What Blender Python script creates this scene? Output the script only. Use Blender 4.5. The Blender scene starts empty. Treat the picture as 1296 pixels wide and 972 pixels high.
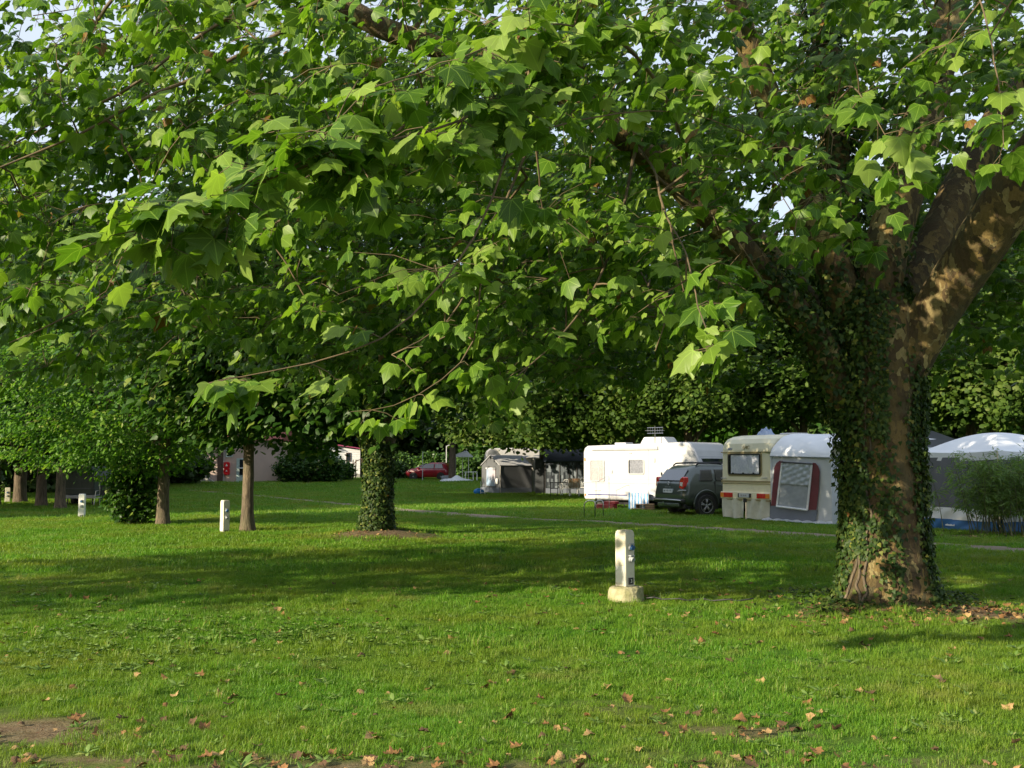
import bpy, bmesh, math, random
import numpy as np
from mathutils import Vector, Matrix, noise as mnoise

R = math.radians
rng = np.random.default_rng(11)
random.seed(5)
scene = bpy.context.scene
COL = scene.collection

# ------------------------------------------------------------------ camera
FPX = 1350.0                     # focal length in pixels of the 1296 px wide photograph
EYE = 1.6
PITCH = math.atan((588 - 486) / FPX)
cam_d = bpy.data.cameras.new('camera')
cam_d.sensor_width = 36.0
cam_d.lens = 36.0 * FPX / 1296.0
cam_d.clip_start = 0.1
cam_d.clip_end = 2000.0
cam = bpy.data.objects.new('camera', cam_d)
COL.objects.link(cam)
cam.location = (0, 0, EYE)
cam.rotation_euler = (math.pi / 2 + PITCH, 0, 0)
scene.camera = cam

# ------------------------------------------------------------------ light
SUN_EL = R(18.5)
SUN_DIR = Vector((-0.82, -0.57, 0)).normalized() * math.cos(SUN_EL) + Vector((0, 0, math.sin(SUN_EL)))   # towards the sun
world = bpy.data.worlds.new('World')
scene.world = world
world.use_nodes = True
wn = world.node_tree
for n in list(wn.nodes):
    wn.nodes.remove(n)
sky = wn.nodes.new('ShaderNodeTexSky')
sky.sky_type = 'NISHITA'
sky.sun_disc = False
sky.sun_elevation = SUN_EL
sky.sun_rotation = math.atan2(SUN_DIR.x, SUN_DIR.y)
sky.air_density = 1.0
sky.dust_density = 2.5
sky.ozone_density = 1.0
bg = wn.nodes.new('ShaderNodeBackground')
bg.inputs['Strength'].default_value = 0.15
wo = wn.nodes.new('ShaderNodeOutputWorld')
# thin bright cloud over the blue
wc = wn.nodes.new('ShaderNodeTexCoord')
wnz = wn.nodes.new('ShaderNodeTexNoise'); wnz.inputs['Scale'].default_value = 2.6; wnz.inputs['Detail'].default_value = 7
wn.links.new(wc.outputs['Generated'], wnz.inputs['Vector'])
wr = wn.nodes.new('ShaderNodeValToRGB')
wr.color_ramp.elements[0].position = 0.30; wr.color_ramp.elements[0].color = (0.62, 0.62, 0.62, 1)
wr.color_ramp.elements[1].position = 0.62; wr.color_ramp.elements[1].color = (0.92, 0.92, 0.92, 1)
wn.links.new(wnz.outputs[0], wr.inputs[0])
wm = wn.nodes.new('ShaderNodeMix'); wm.data_type = 'RGBA'
wn.links.new(wr.outputs[0], wm.inputs[0]); wn.links.new(sky.outputs[0], wm.inputs[6])
wm.inputs[7].default_value = (3.0, 3.35, 3.9, 1)
wn.links.new(wm.outputs[2], bg.inputs[0])
wn.links.new(bg.outputs[0], wo.inputs[0])
sun_d = bpy.data.lights.new('sun', 'SUN')
sun_d.energy = 5.0
sun_d.angle = R(0.55)
sun_d.color = (1.0, 0.87, 0.64)
sun = bpy.data.objects.new('sun', sun_d)
COL.objects.link(sun)
sun.location = SUN_DIR * 60
sun.rotation_euler = SUN_DIR.to_track_quat('Z', 'Y').to_euler()

scene.view_settings.view_transform = 'Standard'
scene.view_settings.look = 'None'
scene.view_settings.exposure = 0.92
scene.view_settings.gamma = 1.0
scene.render.engine = 'CYCLES'
scene.cycles.max_bounces = 8
scene.cycles.diffuse_bounces = 4
scene.cycles.transmission_bounces = 4
scene.cycles.transparent_max_bounces = 8
scene.cycles.sample_clamp_indirect = 6.0

# ------------------------------------------------------------------ helpers: places
def W(px, py, d):
    """World point seen at photograph pixel (px, py) at the distance Y = d."""
    cx, cy = (px - 648) / FPX, (486 - py) / FPX
    dy = math.cos(PITCH) - cy * math.sin(PITCH)
    dz = math.sin(PITCH) + cy * math.cos(PITCH)
    t = d / dy
    return np.array([cx * t, d, EYE + dz * t])

def sstep(a, b, v):
    t = np.clip((v - a) / (b - a), 0, 1)
    return t * t * (3 - 2 * t)

def G(px, py):
    """Ground point seen at the pixel."""
    d = 12.0
    for _ in range(40):
        p = W(px, py, d)
        cz = p[2] - float(gz(p[0], p[1]))
        slope = (p[2] - EYE) / d
        d = max(2.0, min(400, d - cz / slope * 0.7))
    p = W(px, py, d)
    return np.array([p[0], p[1], float(gz(p[0], p[1]))])

_ph = rng.uniform(0, 6.28, 24)
def wav(x, y, s, k=0):
    """cheap smooth 2-D noise in -1..1, vectorised"""
    v = 0
    for i in range(4):
        a = _ph[(k * 3 + i) % 24] + i * 1.3
        f = (0.7 + 0.45 * i) / s
        v = v + np.sin((x * math.cos(a) + y * math.sin(a)) * f * 6.28 + _ph[(k + i * 5) % 24] + 1.2 * np.sin((x * math.sin(a) - y * math.cos(a)) * f * 2.7))
    return v / 4.0

TREE_A = np.array([4.13, 12.0])
TREE_B = np.array([-2.97, 23.6])
def gz(x, y):
    x = np.asarray(x, float); y = np.asarray(y, float)
    z = 0.32 * sstep(58, 95, y) + 0.018 * wav(x, y, 5.0, 1) * sstep(0, 5, y)
    z = z + 0.13 * np.exp(-(((x - TREE_A[0] - .1) / 1.35) ** 2 + ((y - TREE_A[1] + .15) / 1.2) ** 2))
    z = z + 0.20 * np.exp(-(((x - TREE_B[0] - .1) / 1.15) ** 2 + ((y - TREE_B[1]) / 1.2) ** 2))
    return z

# ------------------------------------------------------------------ helpers: materials
def new_mat(name):
    m = bpy.data.materials.new(name)
    m.use_nodes = True
    nt = m.node_tree
    for n in list(nt.nodes):
        nt.nodes.remove(n)
    out = nt.nodes.new('ShaderNodeOutputMaterial')
    return m, nt, out

def N(nt, kind, **kw):
    n = nt.nodes.new(kind)
    for k, v in kw.items():
        if k in n.inputs:
            n.inputs[k].default_value = v
        else:
            setattr(n, k, v)
    return n

def ramp(nt, fac, stops, interp='LINEAR'):
    r = nt.nodes.new('ShaderNodeValToRGB')
    r.color_ramp.interpolation = interp
    el = r.color_ramp.elements
    while len(el) < len(stops):
        el.new(0.5)
    for e, (p, c) in zip(el, stops):
        e.position = p
        e.color = (*c, 1)
    nt.links.new(fac, r.inputs[0])
    return r.outputs[0]

def mixc(nt, fac, a, b, mode='MIX'):
    m = nt.nodes.new('ShaderNodeMix')
    m.data_type = 'RGBA'
    m.blend_type = mode
    for sock, v in ((m.inputs[0], fac), (m.inputs[6], a), (m.inputs[7], b)):
        if hasattr(v, 'is_output'):
            nt.links.new(v, sock)
        elif isinstance(v, (int, float)):
            sock.default_value = v
        else:
            sock.default_value = (*v, 1)
    return m.outputs[2]

def math_(nt, op, a, b=None, c=None):
    m = nt.nodes.new('ShaderNodeMath')
    m.operation = op
    for i, v in enumerate((a, b, c)):
        if v is None:
            continue
        if hasattr(v, 'is_output'):
            nt.links.new(v, m.inputs[i])
        else:
            m.inputs[i].default_value = v
    return m.outputs[0]

def noise_tex(nt, scale, detail=4, coord='Object', rough=0.55, vec=None, dist=0.0):
    t = nt.nodes.new('ShaderNodeTexNoise')
    t.inputs['Scale'].default_value = scale
    t.inputs['Detail'].default_value = detail
    t.inputs['Roughness'].default_value = rough
    t.inputs['Distortion'].default_value = dist
    if vec is None:
        c = nt.nodes.new('ShaderNodeTexCoord')
        vec = c.outputs[coord]
    nt.links.new(vec, t.inputs['Vector'])
    return t.outputs[0]

def surf(name, col, rough=0.5, col2=None, scale=6.0, metal=0.0, bump=0.0, bscale=None, coat=0.0, spec=None, dirt=0.0, dirtcol=(0.09, 0.08, 0.05), sheen=0.0):
    """A painted, plastic, cloth or metal surface with uneven tone, wear and fine relief."""
    m, nt, out = new_mat(name)
    p = N(nt, 'ShaderNodeBsdfPrincipled')
    p.inputs['Roughness'].default_value = rough
    p.inputs['Metallic'].default_value = metal
    if spec is not None:
        p.inputs['Specular IOR Level'].default_value = spec
    p.inputs['Coat Weight'].default_value = coat
    p.inputs['Coat Roughness'].default_value = 0.08
    nz = noise_tex(nt, scale, 5)
    c2 = col2 if col2 is not None else tuple(v * 0.86 for v in col)
    fac = ramp(nt, nz, [(0.35, (0, 0, 0)), (0.68, (1, 1, 1))])
    c = mixc(nt, fac, col, c2)
    if dirt > 0:
        n2 = noise_tex(nt, scale * 2.7, 8, rough=0.7)
        f2 = ramp(nt, n2, [(0.5, (0, 0, 0)), (0.75, (dirt, dirt, dirt))])
        c = mixc(nt, f2, c, dirtcol)
    nt.links.new(c, p.inputs['Base Color'])
    if bump > 0:
        b = N(nt, 'ShaderNodeBump')
        b.inputs['Strength'].default_value = bump
        b.inputs['Distance'].default_value = 0.02
        nt.links.new(noise_tex(nt, bscale or scale * 4, 6), b.inputs['Height'])
        nt.links.new(b.outputs[0], p.inputs['Normal'])
    nt.links.new(p.outputs[0], out.inputs[0])
    return m

def leaf_mat(name, dark, mid, light, trans=0.42, rough=0.42, veins=False, young=(0.22, 0.26, 0.05), tcol=1.6, spec=0.5):
    m, nt, out = new_mat(name)
    a = N(nt, 'ShaderNodeAttribute')
    a.attribute_name = 'var'
    c = ramp(nt, a.outputs['Fac'], [(0.0, dark), (0.5, mid), (0.84, light), (0.95, young), (0.985, (0.20, 0.09, 0.03))])
    if veins:
        uv = N(nt, 'ShaderNodeUVMap')
        sp = N(nt, 'ShaderNodeSeparateXYZ')
        nt.links.new(uv.outputs[0], sp.inputs[0])
        x, y = sp.outputs[0], sp.outputs[1]
        ang = math_(nt, 'ARCTAN2', x, y)
        an = math_(nt, 'DIVIDE', ang, R(44))
        fr = math_(nt, 'ABSOLUTE', math_(nt, 'SUBTRACT', an, math_(nt, 'ROUND', an)))
        rr = math_(nt, 'POWER', math_(nt, 'ADD', math_(nt, 'MULTIPLY', x, x), math_(nt, 'MULTIPLY', y, y)), 0.5)
        ds = math_(nt, 'MULTIPLY', rr, math_(nt, 'SINE', math_(nt, 'MULTIPLY', fr, R(44))))
        vm = math_(nt, 'LESS_THAN', ds, 0.014)
        # side veins
        sv = math_(nt, 'ABSOLUTE', math_(nt, 'SUBTRACT', math_(nt, 'FRACT', math_(nt, 'ADD', math_(nt, 'MULTIPLY', rr, 8.0), math_(nt, 'MULTIPLY', fr, 5.0))), 0.5))
        svm = math_(nt, 'MULTIPLY', math_(nt, 'LESS_THAN', sv, 0.06), 0.35)
        vmask = math_(nt, 'MAXIMUM', vm, svm)
        c = mixc(nt, math_(nt, 'MULTIPLY', vmask, 0.45), c, tuple(min(1, v * 1.8 + .03) for v in light))
    # undersides are paler and greyer
    g = N(nt, 'ShaderNodeNewGeometry')
    c = mixc(nt, math_(nt, 'MULTIPLY', g.outputs['Backfacing'], 0.3), c, tuple(v * 1.15 + .008 for v in mid))
    nz = noise_tex(nt, 0.55, 3)
    c = mixc(nt, 1.0, c, ramp(nt, nz, [(0.3, (0.8, 0.84, 0.8)), (0.7, (1.15, 1.12, 1.0))]), 'MULTIPLY')
    p = N(nt, 'ShaderNodeBsdfPrincipled')
    p.inputs['Roughness'].default_value = rough
    p.inputs['Specular IOR Level'].default_value = spec
    nt.links.new(c, p.inputs['Base Color'])
    t = N(nt, 'ShaderNodeBsdfTranslucent')
    tc = mixc(nt, 1.0, c, (tcol, tcol * 1.05, tcol * 0.45), 'MULTIPLY')
    nt.links.new(tc, t.inputs[0])
    mx = N(nt, 'ShaderNodeMixShader')
    mx.inputs[0].default_value = trans
    nt.links.new(p.outputs[0], mx.inputs[1])
    nt.links.new(t.outputs[0], mx.inputs[2])
    nt.links.new(mx.outputs[0], out.inputs[0])
    return m

# ------------------------------------------------------------------ helpers: objects
def prop(o, label=None, cat=None, group=None, kind=None):
    if label: o['label'] = label
    if cat: o['category'] = cat
    if group: o['group'] = group
    if kind: o['kind'] = kind
    return o

def empty(name, loc, rz=0.0, label=None, cat=None, group=None):
    o = bpy.data.objects.new(name, None)
    COL.objects.link(o)
    o.location = [float(v) for v in loc]
    o.rotation_euler = (0, 0, rz)
    o.empty_display_size = 0.2
    return prop(o, label, cat, group)

def link(name, me, parent=None, mat=None):
    if mat is not None and not me.materials:
        me.materials.append(mat)
    o = bpy.data.objects.new(name, me)
    COL.objects.link(o)
    if parent is not None:
        o.parent = parent
    return o

def np_mesh(name, verts, faces_flat, sizes, attrs=None, smooth=False, uv=None):
    """Mesh from numpy arrays. sizes: vertices per face."""
    me = bpy.data.meshes.new(name)
    verts = np.ascontiguousarray(verts, dtype=np.float32)
    faces_flat = np.ascontiguousarray(faces_flat, dtype=np.int32)
    sizes = np.ascontiguousarray(sizes, dtype=np.int32)
    me.vertices.add(len(verts))
    me.vertices.foreach_set('co', verts.ravel())
    me.loops.add(len(faces_flat))
    me.loops.foreach_set('vertex_index', faces_flat)
    me.polygons.add(len(sizes))
    starts = np.zeros(len(sizes), np.int32)
    starts[1:] = np.cumsum(sizes)[:-1]
    me.polygons.foreach_set('loop_start', starts)
    me.polygons.foreach_set('loop_total', sizes)
    if smooth:
        me.polygons.foreach_set('use_smooth', np.ones(len(sizes), bool))
    if uv is not None:
        ul = me.uv_layers.new(name='uv')
        ul.data.foreach_set('uv', np.ascontiguousarray(uv[faces_flat], dtype=np.float32).ravel())
    for k, (dom, arr) in (attrs or {}).items():
        a = me.attributes.new(k, 'FLOAT', dom)
        a.data.foreach_set('value', np.ascontiguousarray(arr, dtype=np.float32))
    me.update(calc_edges=True)
    return me

class MB:
    """Collects shapes into one mesh."""
    def __init__(self):
        self.v, self.f = [], []
    def add(self, verts, faces):
        b = len(self.v)
        self.v.extend([tuple(float(c) for c in p) for p in verts])
        self.f.extend([tuple(i + b for i in f) for f in faces])
        return self
    def box(self, x0, x1, y0, y1, z0, z1):
        return self.add([(x0, y0, z0), (x1, y0, z0), (x1, y1, z0), (x0, y1, z0), (x0, y0, z1), (x1, y0, z1), (x1, y1, z1), (x0, y1, z1)],
                        [(3, 2, 1, 0), (4, 5, 6, 7), (0, 1, 5, 4), (1, 2, 6, 5), (2, 3, 7, 6), (3, 0, 4, 7)])
    def prism(self, pts, axis, a, b):
        """pts: 2-D outline, extruded along axis ('x','y','z') from a to b."""
        n = len(pts)
        def mk(p, t):
            return {'x': (t, p[0], p[1]), 'y': (p[0], t, p[1]), 'z': (p[0], p[1], t)}[axis]
        vs = [mk(p, a) for p in pts] + [mk(p, b) for p in pts]
        fs = [tuple(range(n)), tuple(range(2 * n - 1, n - 1, -1))] + [(i, i + n, (i + 1) % n + n, (i + 1) % n) for i in range(n)]
        return self.add(vs, fs)
    def tube(self, pts, rad, n=8, cap=True):
        v, f = sweep(pts, rad, n, cap)
        return self.add(v, f)
    def lathe(self, prof, n=20, c=(0, 0)):
        vs, fs = [], []
        for r_, z in prof:
            for k in range(n):
                a = 2 * math.pi * k / n
                vs.append((c[0] + r_ * math.cos(a), c[1] + r_ * math.sin(a), z))
        for j in range(len(prof) - 1):
            for k in range(n):
                fs.append((j * n + k, j * n + (k + 1) % n, (j + 1) * n + (k + 1) % n, (j + 1) * n + k))
        fs.append(tuple(range(n - 1, -1, -1)))
        fs.append(tuple((len(prof) - 1) * n + k for k in range(n)))
        return self.add(vs, fs)
    def build(self, name, mat, parent=None, bevel=0.0, smooth=False, seg=2, recalc=True):
        me = bpy.data.meshes.new(name)
        me.from_pydata(self.v, [], self.f)
        if recalc:
            bm = bmesh.new(); bm.from_mesh(me)
            bmesh.ops.recalc_face_normals(bm, faces=bm.faces)
            bm.to_mesh(me); bm.free()
        if smooth:
            for p in me.polygons: p.use_smooth = True
        me.materials.append(mat)
        o = link(name, me, parent)
        if bevel > 0:
            md = o.modifiers.new('bevel', 'BEVEL')
            md.width = bevel; md.segments = seg; md.limit_method = 'ANGLE'; md.angle_limit = R(40)
            md.harden_normals = False
        return o

def sweep(pts, rad, n=8, cap=True):
    """Tube along points with radii (scalar or list)."""
    P = np.asarray(pts, float)
    m = len(P)
    rad = np.full(m, rad) if np.isscalar(rad) else np.asarray(rad, float)
    T = np.gradient(P, axis=0)
    T /= np.linalg.norm(T, axis=1)[:, None] + 1e-9
    ref = np.array([0, 0, 1.0]) if abs(T[0][2]) < 0.9 else np.array([1.0, 0, 0])
    u = np.cross(T[0], ref); u /= np.linalg.norm(u)
    ang = np.arange(n) * 2 * np.pi / n
    vs = np.empty((m, n, 3))
    for i in range(m):
        u = u - T[i] * np.dot(u, T[i]); u /= np.linalg.norm(u) + 1e-9
        w = np.cross(T[i], u)
        vs[i] = P[i] + rad[i] * (np.cos(ang)[:, None] * u + np.sin(ang)[:, None] * w)
    fs = []
    for i in range(m - 1):
        for k in range(n):
            a, b = i * n + k, i * n + (k + 1) % n
            fs.append((a, b, b + n, a + n))
    if cap:
        fs.append(tuple(range(n - 1, -1, -1)))
        fs.append(tuple((m - 1) * n + k for k in range(n)))
    return vs.reshape(-1, 3), fs

class Tubes:
    """Many tubes in one mesh, kept as arrays."""
    def __init__(self): self.v, self.f, self.s, self.n = [], [], [], 0
    def add(self, pts, rad, n=5):
        P = np.asarray(pts, float); m = len(P)
        rad = np.asarray(rad, float) if not np.isscalar(rad) else np.full(m, rad)
        v, _ = sweep(P, rad, n, False)
        i = np.arange(m - 1)[:, None] * n; k = np.arange(n)[None, :]
        a = (i + k); b = (i + (k + 1) % n)
        q = np.stack([a, b, b + n, a + n], -1).reshape(-1, 4) + self.n
        self.v.append(v); self.f.append(q); self.n += len(v)
    def build(self, name, mat, parent=None):
        v = np.concatenate(self.v); f = np.concatenate(self.f)
        me = np_mesh(name, v, f.ravel(), np.full(len(f), 4), smooth=True)
        return link(name, me, parent, mat)

def spline(pts, step=0.25):
    """Catmull-Rom through the points, about STEP metres apart."""
    P = np.asarray(pts, float)
    Q = np.vstack([2 * P[0] - P[1], P, 2 * P[-1] - P[-2]])
    out = []
    for i in range(1, len(Q) - 2):
        p0, p1, p2, p3 = Q[i - 1], Q[i], Q[i + 1], Q[i + 2]
        k = max(2, int(np.linalg.norm((p2 - p1)[:3]) / step))
        for j in range(k):
            t = j / k
            out.append(0.5 * ((2 * p1) + (-p0 + p2) * t + (2 * p0 - 5 * p1 + 4 * p2 - p3) * t * t + (-p0 + 3 * p1 - 3 * p2 + p3) * t ** 3))
    out.append(P[-1])
    return np.array(out)

def rr_pts(w, h, r, n=4, cx=0.0, cz=0.0):
    """Rounded rectangle outline."""
    pts = []
    for (sx, sz, a0) in ((1, 1, 0), (-1, 1, 90), (-1, -1, 180), (1, -1, 270)):
        for k in range(n + 1):
            a = R(a0 + 90 * k / n)
            pts.append((cx + sx * (w / 2 - r) + r * math.cos(a), cz + sz * (h / 2 - r) + r * math.sin(a)))
    return pts

def loft_layers(layers, n=4):
    """layers: (z, x0, x1, y0, y1, r): rounded rectangles in plan stacked in z."""
    mb = MB(); vs = []; fs = []
    for (z, x0, x1, y0, y1, r) in layers:
        vs += [(p[0], p[1], z) for p in rr_pts(x1 - x0, y1 - y0, r, n, (x0 + x1) / 2, (y0 + y1) / 2)]
    k = 4 * (n + 1)
    for j in range(len(layers) - 1):
        for i in range(k):
            fs.append((j * k + i, j * k + (i + 1) % k, (j + 1) * k + (i + 1) % k, (j + 1) * k + i))
    fs.append(tuple(range(k - 1, -1, -1)))
    fs.append(tuple((len(layers) - 1) * k + i for i in range(k)))
    return mb.add(vs, fs)

def text_obj(name, body, size, mat, parent, loc, rot, depth=0.002, shear=0.0):
    cu = bpy.data.curves.new(name, 'FONT')
    cu.body = body; cu.size = size; cu.extrude = depth; cu.align_x = 'CENTER'; cu.align_y = 'CENTER'; cu.shear = shear
    o = bpy.data.objects.new(name, cu)
    dg = bpy.context.evaluated_depsgraph_get()
    COL.objects.link(o)
    dg.update()
    me = bpy.data.meshes.new_from_object(o.evaluated_get(bpy.context.evaluated_depsgraph_get()))
    bpy.data.objects.remove(o)
    me.materials.clear(); me.materials.append(mat)
    o = link(name, me, parent)
    o.location = loc; o.rotation_euler = rot
    return o
# ------------------------------------------------------------------ materials
def bark_plane():
    m, nt, out = new_mat('plane_bark')
    tc = N(nt, 'ShaderNodeTexCoord')
    mp = N(nt, 'ShaderNodeMapping'); mp.inputs['Scale'].default_value = (1, 1, 0.55)
    nt.links.new(tc.outputs['Object'], mp.inputs[0])
    wob = N(nt, 'ShaderNodeTexNoise'); wob.inputs['Scale'].default_value = 5.0; wob.inputs['Detail'].default_value = 3
    nt.links.new(mp.outputs[0], wob.inputs['Vector'])
    vm = N(nt, 'ShaderNodeVectorMath'); vm.operation = 'MULTIPLY_ADD'
    nt.links.new(wob.outputs['Color'], vm.inputs[0]); vm.inputs[1].default_value = (0.55, 0.55, 0.55)
    nt.links.new(mp.outputs[0], vm.inputs[2])
    vo = N(nt, 'ShaderNodeTexVoronoi'); vo.inputs['Scale'].default_value = 10.0
    nt.links.new(vm.outputs[0], vo.inputs['Vector'])
    sp = N(nt, 'ShaderNodeSeparateColor'); nt.links.new(vo.outputs['Color'], sp.inputs[0])
    c = ramp(nt, sp.outputs[0], [(0.0, (0.085, 0.055, 0.032)), (0.28, (0.15, 0.105, 0.05)), (0.5, (0.28, 0.19, 0.085)), (0.66, (0.10, 0.085, 0.05)), (0.86, (0.42, 0.33, 0.20))], 'CONSTANT')
    big = noise_tex(nt, 1.3, 4, vec=mp.outputs[0])
    c = mixc(nt, ramp(nt, big, [(0.45, (0, 0, 0)), (0.62, (.45, .45, .45))]), c, (0.14, 0.085, 0.045))
    fine = noise_tex(nt, 28, 8, vec=mp.outputs[0], rough=0.7)
    c = mixc(nt, 0.8, c, ramp(nt, fine, [(0.3, (0.62, 0.6, 0.58)), (0.7, (1.15, 1.12, 1.05))]), 'MULTIPLY')
    c = mixc(nt, 1.0, c, (0.78, 0.82, 0.60), 'MULTIPLY')
    p = N(nt, 'ShaderNodeBsdfPrincipled'); p.inputs['Roughness'].default_value = 0.85
    nt.links.new(c, p.inputs['Base Color'])
    b = N(nt, 'ShaderNodeBump'); b.inputs['Strength'].default_value = 1.0; b.inputs['Distance'].default_value = 0.035
    h = math_(nt, 'ADD', math_(nt, 'MULTIPLY', sp.outputs[1], 0.5), fine)
    nt.links.new(h, b.inputs['Height']); nt.links.new(b.outputs[0], p.inputs['Normal'])
    nt.links.new(p.outputs[0], out.inputs[0])
    return m

def bark_rough(name, c1, c2):
    m, nt, out = new_mat(name)
    tc = N(nt, 'ShaderNodeTexCoord')
    mp = N(nt, 'ShaderNodeMapping'); mp.inputs['Scale'].default_value = (1, 1, 0.16)
    nt.links.new(tc.outputs['Object'], mp.inputs[0])
    n1 = noise_tex(nt, 22, 8, vec=mp.outputs[0], rough=0.65, dist=0.6)
    c = mixc(nt, ramp(nt, n1, [(0.36, (0, 0, 0)), (0.66, (1, 1, 1))]), c1, c2)
    n2 = noise_tex(nt, 2.5, 4)
    c = mixc(nt, ramp(nt, n2, [(0.5, (0, 0, 0)), (0.8, (.5, .5, .5))]), c, (0.07, 0.085, 0.035))
    p = N(nt, 'ShaderNodeBsdfPrincipled'); p.inputs['Roughness'].default_value = 0.92
    nt.links.new(c, p.inputs['Base Color'])
    b = N(nt, 'ShaderNodeBump'); b.inputs['Strength'].default_value = 1.0; b.inputs['Distance'].default_value = 0.03
    nt.links.new(n1, b.inputs['Height']); nt.links.new(b.outputs[0], p.inputs['Normal'])
    nt.links.new(p.outputs[0], out.inputs[0])
    return m

M_plane = bark_plane()
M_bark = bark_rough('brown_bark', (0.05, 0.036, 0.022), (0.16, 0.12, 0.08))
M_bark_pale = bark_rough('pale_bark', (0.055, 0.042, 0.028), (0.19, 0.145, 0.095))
M_twig = surf('twig_bark', (0.15, 0.105, 0.055), 0.8, (0.08, 0.06, 0.035), 5)
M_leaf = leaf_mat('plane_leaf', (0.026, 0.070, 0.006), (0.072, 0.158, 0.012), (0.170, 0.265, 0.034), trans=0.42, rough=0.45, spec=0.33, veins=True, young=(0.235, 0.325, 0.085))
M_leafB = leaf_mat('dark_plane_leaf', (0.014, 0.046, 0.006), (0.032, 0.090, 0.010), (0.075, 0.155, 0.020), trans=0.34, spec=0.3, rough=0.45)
M_leafC = leaf_mat('hornbeam_leaf', (0.030, 0.095, 0.007), (0.072, 0.175, 0.013), (0.145, 0.27, 0.025), trans=0.38, spec=0.3, rough=0.5)
M_leafD = leaf_mat('lime_leaf', (0.024, 0.058, 0.008), (0.055, 0.105, 0.014), (0.105, 0.165, 0.026), trans=0.32, rough=0.62, young=(0.13, 0.17, 0.05), spec=0.25)
M_leafE = leaf_mat('woodland_leaf', (0.020, 0.048, 0.010), (0.042, 0.088, 0.016), (0.08, 0.135, 0.028), trans=0.3, rough=0.6, young=(0.08, 0.12, 0.03))
M_leafF = leaf_mat('yellow_green_leaf', (0.07, 0.11, 0.02), (0.12, 0.17, 0.03), (0.18, 0.22, 0.05), trans=0.35, rough=0.5)
M_hedge = leaf_mat('laurel_leaf', (0.035, 0.085, 0.018), (0.06, 0.13, 0.026), (0.10, 0.19, 0.04), trans=0.25, rough=0.35, young=(0.15, 0.22, 0.05))
M_ivy = leaf_mat('ivy_leaf', (0.012, 0.032, 0.008), (0.028, 0.060, 0.012), (0.085, 0.115, 0.022), trans=0.18, rough=0.55, young=(0.17, 0.18, 0.035), spec=0.22)
M_bamboo = leaf_mat('bamboo_leaf', (0.07, 0.14, 0.03), (0.12, 0.21, 0.05), (0.18, 0.27, 0.08), trans=0.4, rough=0.45)
M_culm = surf('bamboo_culm', (0.11, 0.12, 0.045), 0.5, (0.06, 0.07, 0.03), 9)
M_dead = surf('dead_leaf', (0.27, 0.135, 0.045), 0.8, (0.17, 0.08, 0.03), 9, bump=0.3)
M_dead2 = surf('pale_dead_leaf', (0.42, 0.28, 0.12), 0.8, (0.28, 0.16, 0.065), 9, bump=0.3)
M_dead3 = surf('dark_dead_leaf', (0.13, 0.07, 0.03), 0.85, (0.08, 0.045, 0.025), 12, bump=0.3)

def grass_mat():
    m, nt, out = new_mat('grass_blade')
    a = N(nt, 'ShaderNodeAttribute'); a.attribute_name = 'var'
    g = N(nt, 'ShaderNodeNewGeometry')
    oi = N(nt, 'ShaderNodeObjectInfo')
    f = math_(nt, 'ADD', math_(nt, 'MULTIPLY', a.outputs['Fac'], 0.7), math_(nt, 'MULTIPLY', oi.outputs['Random'], 0.3))
    c = ramp(nt, f, [(0.0, (0.058, 0.165, 0.012)), (0.45, (0.112, 0.27, 0.018)), (0.76, (0.20, 0.34, 0.034)), (0.88, (0.42, 0.38, 0.15))])
    nz = noise_tex(nt, 0.42, 4, vec=g.outputs['Position'])
    c = mixc(nt, ramp(nt, nz, [(0.42, (0, 0, 0)), (0.66, (.7, .7, .7))]), c, (0.21, 0.25, 0.030))
    n2 = noise_tex(nt, 2.3, 3, vec=g.outputs['Position'])
    c = mixc(nt, ramp(nt, n2, [(0.5, (0, 0, 0)), (0.75, (.45, .45, .45))]), c, (0.055, 0.15, 0.02))
    n4 = noise_tex(nt, 0.95, 5, vec=g.outputs['Position'], rough=0.65)
    c = mixc(nt, ramp(nt, n4, [(0.56, (0, 0, 0)), (0.72, (.75, .75, .75))]), c, (0.27, 0.26, 0.085))
    p = N(nt, 'ShaderNodeBsdfPrincipled'); p.inputs['Roughness'].default_value = 0.5
    p.inputs['Specular IOR Level'].default_value = 0.35
    nt.links.new(c, p.inputs['Base Color'])
    t = N(nt, 'ShaderNodeBsdfTranslucent')
    nt.links.new(mixc(nt, 1.0, c, (1.5, 1.5, 0.6), 'MULTIPLY'), t.inputs[0])
    mx = N(nt, 'ShaderNodeMixShader'); mx.inputs[0].default_value = 0.38
    nt.links.new(p.outputs[0], mx.inputs[1]); nt.links.new(t.outputs[0], mx.inputs[2])
    nt.links.new(mx.outputs[0], out.inputs[0])
    return m
M_grass = grass_mat()
M_weed = leaf_mat('weed_leaf', (0.10, 0.19, 0.04), (0.16, 0.26, 0.06), (0.25, 0.35, 0.11), trans=0.3, rough=0.45, young=(0.32, 0.36, 0.13))

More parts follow.
